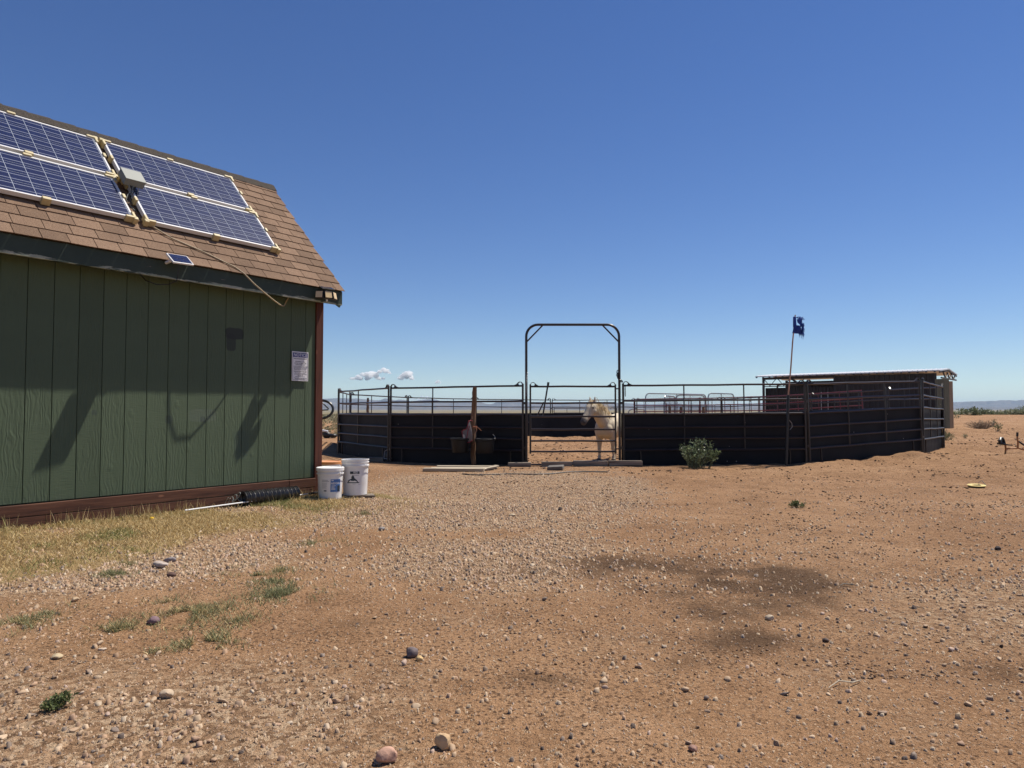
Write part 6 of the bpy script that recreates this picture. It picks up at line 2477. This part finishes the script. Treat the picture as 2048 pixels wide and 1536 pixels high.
def pebbles(xy, size, rng, sub, flat=(0.35, 0.75), sink=0.35):
    bv, bf = ico(sub)
    n, m = len(xy), len(bv)
    V = np.repeat(bv[None], n, 0)
    # angular: pull the points in and out, cut by random planes
    V = V * (1 + rng.normal(0, 0.10 if sub > 1 else 0.17, (n, m, 1)))
    for c in range(8 if sub > 1 else 2):
        d = rng.normal(0, 1, (n, 1, 3))
        d /= np.linalg.norm(d, axis=2, keepdims=True)
        lim = rng.uniform(0.38, 0.80, (n, 1, 1))
        dp = (V * d).sum(2, keepdims=True)
        V = V - d * np.maximum(dp - lim, 0)
    sc = np.stack([rng.uniform(.75, 1.35, n), rng.uniform(.6, 1.0, n), rng.uniform(*flat, n)], -1)[:, None]
    V = V * sc
    # tilt a little, spin about z
    tx, ty = rng.normal(0, .28, n), rng.normal(0, .28, n)
    z0 = V[:, :, 2] + tx[:, None] * V[:, :, 1] + ty[:, None] * V[:, :, 0]
    x0 = V[:, :, 0] - ty[:, None] * V[:, :, 2]
    y0 = V[:, :, 1] - tx[:, None] * V[:, :, 2]
    a = rng.uniform(0, 2 * np.pi, n)[:, None]
    x1, y1 = x0 * np.cos(a) - y0 * np.sin(a), x0 * np.sin(a) + y0 * np.cos(a)
    s = (size / 2)[:, None]
    zc = tz(xy[:, 0], xy[:, 1])[:, None] + size[:, None] / 2 * sc[:, :, 2] * (1 - 2 * sink * rng.uniform(.2, 1.2, (n, 1)))
    W = np.stack([x1 * s + xy[:, :1], y1 * s + xy[:, 1:], z0 * s + zc], -1)
    F = (bf[None] + (np.arange(n) * m)[:, None, None]).reshape(-1, 3)
    c = PAL[rng.choice(len(PAL), n, p=PALW)] * rng.uniform(.8, 1.12, (n, 1)) * 0.93
    return W.reshape(-1, 3), F, np.repeat(c, m, 0)


def scatter(rng, n, y0, y1, power=1.0):
    """points seen by the camera between y0 and y1 metres, denser where the zone map says gravel"""
    y = y0 + (y1 - y0) * rng.random(n) ** power
    x = rng.uniform(-0.86, 0.86, n) * y
    return np.stack([x, y], -1)


t = NT('gravel_stone')
a = t.n('ShaderNodeAttribute', attribute_name='Col').outputs['Color']
P = t.coord()
c = t.mix(t.math('MULTIPLY', t.noise(P, 90, 4, 0.65), 0.35), a, (0.24, 0.14, 0.085))
GRAVEL = t.done(c, 0.85, t.bump(t.noise(P, 160, 3), 0.3, 0.002), spec=0.25)

sets = []
rng = np.random.default_rng(17)


def chips(xy, size, rng, thick=(0.18, 0.52), sides=5):
    """flat broken stone chips: an irregular top face with sheer sides"""
    n = len(xy)
    a = (np.arange(sides) / sides * 2 * np.pi)[None] + rng.uniform(-.42, .42, (n, sides)) + rng.uniform(0, 6.28, (n, 1))
    r = rng.uniform(0.55, 1.15, (n, sides))
    el = rng.uniform(0.5, 1.0, (n, 1))
    bx, by = r * np.cos(a), r * np.sin(a) * el
    k = rng.uniform(0.45, 0.92, (n, sides))
    th = rng.uniform(*thick, (n, 1)) * 2
    px_, py_ = np.concatenate([bx * k, bx], 1), np.concatenate([by * k, by], 1)
    pz = np.concatenate([th * rng.uniform(.75, 1.2, (n, sides)), -0.25 - 0 * r], 1)
    tx, ty = rng.normal(0, .22, (n, 1)), rng.normal(0, .22, (n, 1))
    pz = pz + tx * py_ + ty * px_
    sp = rng.uniform(0, 6.28, (n, 1))
    x1, y1 = px_ * np.cos(sp) - py_ * np.sin(sp), px_ * np.sin(sp) + py_ * np.cos(sp)
    s = (size / 2)[:, None]
    V = np.stack([x1 * s + xy[:, :1], y1 * s + xy[:, 1:], pz * s + tz(xy[:, 0], xy[:, 1])[:, None]], -1)
    f = [(0, i, i + 1) for i in range(1, sides - 1)]
    for i in range(sides):
        j = (i + 1) % sides
        f += [(i, sides + i, sides + j), (i, sides + j, j)]
    F = (np.array(f)[None] + (np.arange(n) * 2 * sides)[:, None, None]).reshape(-1, 3)
    c = PAL[rng.choice(len(PAL), n, p=PALW)] * rng.uniform(.68, 1.02, (n, 1))
    return V.reshape(-1, 3), F, np.repeat(c, 2 * sides, 0)


def add_gravel(n, y0, y1, smin, smax, kind, power=1.0, dens=1.0, base=0.0, exp=1.0, tail=2.5):
    q = scatter(rng, n, y0, y1, power)
    st, g, s = zones(q[:, 0], q[:, 1])
    nd = (q[:, 0] - P0.x) * WN.x + (q[:, 1] - P0.y) * WN.y
    u = (q[:, 0] - P0.x) * WD.x + (q[:, 1] - P0.y) * WD.y
    keep = (rng.random(n) < base + dens * g ** exp) & ~((nd < 0.03) & (u < 0.05)) & (rng.random(n) > 0.85 * s)
    q = q[keep]
    size = smin + (smax - smin) * rng.random(len(q)) ** tail
    sets.append(pebbles(q, size, rng, 2, (0.3, 0.65)) if kind == 'round' else chips(q, size, rng, sides=kind))


add_gravel(1500, 1.75, 4.6, 0.014, 0.042, 'round', 0.8, 0.7, 0.08)
add_gravel(15500, 1.75, 4.8, 0.009, 0.034, 5, 0.85, 0.75, 0.05)
add_gravel(52000, 1.75, 5.5, 0.004, 0.013, 4, 0.85, 0.6, 0.35)
add_gravel(72000, 4.4, 8.8, 0.010, 0.040, 4, 0.95, 0.85, 0.030, tail=2.2)
add_gravel(85000, 8.0, 14.4, 0.012, 0.036, 4, 0.95, 0.85, 0.012, 1.1)
V = np.concatenate([p[0] for p in sets])
offs = np.cumsum([0] + [len(p[0]) for p in sets[:-1]])
F = np.concatenate([p[1] + o for p, o in zip(sets, offs)])
C = np.concatenate([p[2] for p in sets])
gv = link_mesh('gravel', np_mesh('gravel', V, F, C), GRAVEL, kind='stuff')
gv['label'] = 'loose tan and grey gravel scattered over red sand'
print('gravel tris', len(F))

# dark crumbs of dry dung and bark
rng = np.random.default_rng(23)
yy = 3.0 + 27 * rng.random(34000) ** 1.5
q = np.stack([rng.uniform(-0.2, 0.8, 34000) * yy, yy], -1)
k = rng.random(34000) < 0.10 + 2.2 * np.clip(fbm(q[:, 0], q[:, 1], 0.7, 95, 3) - 0.12, 0, 1)
k &= q[:, 0] / q[:, 1] > -0.1
q = q[k]
V, F, C = pebbles(q, rng.uniform(0.25, 1.0, len(q)) ** 1.5 * np.clip(0.0045 * q[:, 1], 0.02, 0.09), rng, 1, (0.2, 0.5), 0.2)
C = np.repeat(np.array([[0.075, 0.042, 0.026], [0.16, 0.09, 0.05], [0.04, 0.026, 0.02], [0.13, 0.085, 0.055]])[rng.integers(0, 4, len(q))], 12, 0)
db = link_mesh('dark_litter', np_mesh('dark_litter', V, F, C), GRAVEL, kind='stuff')
db['label'] = 'dark crumbs of dry dung and bark over the sand'


# ------------------------------------------------------------------ single larger rocks
def rock(px, py, wpx, hpx, col, label, seed, depth=0.8, cut=5, gz_=0.0):
    p = on_ground(px, py, gz_)
    s = p.y / FPX
    rnd = random.Random(seed)
    bm = bmesh.new()
    bmesh.ops.create_icosphere(bm, subdivisions=3, radius=1)
    for c in range(cut):
        d = Vector((rnd.gauss(0, 1), rnd.gauss(0, 1), rnd.gauss(0, 1))).normalized()
        lim = rnd.uniform(0.55, 0.85)
        for v in bm.verts:
            q = v.co.dot(d)
            if q > lim:
                v.co -= d * (q - lim) * 0.92
    for v in bm.verts:
        v.co += mnoise.noise_vector(v.co * 1.7 + Vector((seed, 0, 0))) * 0.10 + mnoise.noise_vector(v.co * 5 + Vector((seed, 3, 0))) * 0.025
        v.co = Vector((v.co.x * wpx * s / 2, v.co.y * wpx * s * depth / 2, v.co.z * hpx * s / 2 * 1.05))
    me = bpy.data.meshes.new('rock')
    bm.to_mesh(me)
    bm.free()
    o = link_mesh('rock', me, simple('rock_%d' % seed, col, 0.85, 0.22, 22, 0.5, 0.006, bscale=45), smooth=True, angle=32)
    yy = p.y + wpx * s * depth * 0.35
    o.location = (p.x, yy, tzf(p.x, yy) + hpx * s * 0.36)
    o.rotation_euler = (0, 0, rnd.uniform(-.4, .4))
    return tag(o, label, 'rock', 'larger rocks lying on the drive')


rock(885, 1502, 36, 34, (0.50, 0.34, 0.19), 'tan angular rock with long shadow near the bottom edge', 3)
rock(771, 1534, 42, 34, (0.46, 0.27, 0.19), 'pinkish rock cut by the bottom edge of the picture', 4)
rock(822, 1318, 27, 21, (0.135, 0.105, 0.105), 'round dark purple grey rock beside a pale chip', 5, 0.8, 2)
rock(839, 1324, 15, 11, (0.52, 0.36, 0.17), 'small split tan chip touching the purple grey rock', 15)
rock(329, 1397, 29, 18, (0.46, 0.35, 0.24), 'smooth pale oval rock in the left foreground', 6, 0.8, 2)
rock(303, 1252, 25, 17, (0.185, 0.115, 0.125), 'smooth mauve rock at the edge of the green tufts', 7, 0.8, 2)
rock(317, 1137, 34, 16, (0.36, 0.30, 0.26), 'pale grey rock, front one of the pair on the gravel below the shed', 8, 0.7, 5)
rock(336, 1125, 25, 12, (0.22, 0.19, 0.19), 'grey flat rock, rear one of the pair on the gravel below the shed', 9, 0.7, 3)
rock(340, 1156, 20, 11, (0.10, 0.055, 0.042), 'dark brown rock just below the grey pair', 10, 0.8, 3)
rock(146, 1205, 19, 10, (0.40, 0.29, 0.18), 'tan pebble rock left of the green tufts', 11)
rock(110, 1322, 22, 11, (0.46, 0.36, 0.22), 'yellowish pebble rock on gravel above the dark weed', 12, 0.8, 3)
rock(1120, 1021, 9, 8, (0.10, 0.075, 0.06), 'small dark upright stone far down the drive', 13)
rock(1025, 1031, 13, 6, (0.50, 0.40, 0.27), 'flat pale stone far down the drive', 14)
rock(763, 1060, 14, 8, (0.20, 0.18, 0.17), 'flat dark stone at the edge of the straw grass', 16)
rock(1998, 1102, 12, 9, (0.055, 0.04, 0.035), 'dark stone alone on the sand at the right edge', 17)
rock(1541, 1237, 18, 11, (0.40, 0.32, 0.23), 'pale flat stone among the dark stains', 18)
rock(1653, 1279, 14, 9, (0.07, 0.045, 0.035), 'dark stone beside a crumbly patch on the right', 19)
rock(1388, 1504, 20, 14, (0.28, 0.16, 0.12), 'reddish rock near the bottom right', 20)
rock(1180, 1142, 11, 7, (0.10, 0.06, 0.04), 'brown stone in the middle of the drive', 22)
m = MB()
p = on_ground(303, 1049, 0.05)
bm = bmesh.new()
bmesh.ops.create_icosphere(bm, subdivisions=2, radius=0.022)
for v in bm.verts:
    v.co += mnoise.noise_vector(v.co * 60) * 0.012
me = bpy.data.meshes.new('yellow_scrap')
bm.to_mesh(me)
bm.free()
o = link_mesh('yellow_scrap', me, simple('yellow_scrap', (0.70, 0.45, 0.03), 0.6, 0.1, 9, 0))
o.location = (p.x, p.y, tzf(p.x, p.y) + 0.02)
tag(o, 'small crumpled yellow scrap in the dry grass', 'scrap')
# two bleached sticks
for px, py, ln, rz, lab in ((1690, 1368, 0.19, 0.45, 'bleached crooked stick on sand at lower right'), (1695, 1172, 0.10, 0.1, 'short dark stick on the stained sand')):
    p = on_ground(px, py)
    z = tzf(p.x, p.y) + 0.01
    m = MB()
    m.tube([(p.x - ln / 2 * math.cos(rz), p.y - ln / 2 * math.sin(rz), z), (p.x - .02, p.y + .012, z + .008), (p.x + .03, p.y, z + .006), (p.x + ln / 2 * math.cos(rz), p.y + ln / 2 * math.sin(rz), z)], [0.002, 0.003, 0.003, 0.002], 5)
    o = m.build('stick', PALEW if ln > .15 else BLACKP, smooth=True)
    tag(o, lab, 'stick')
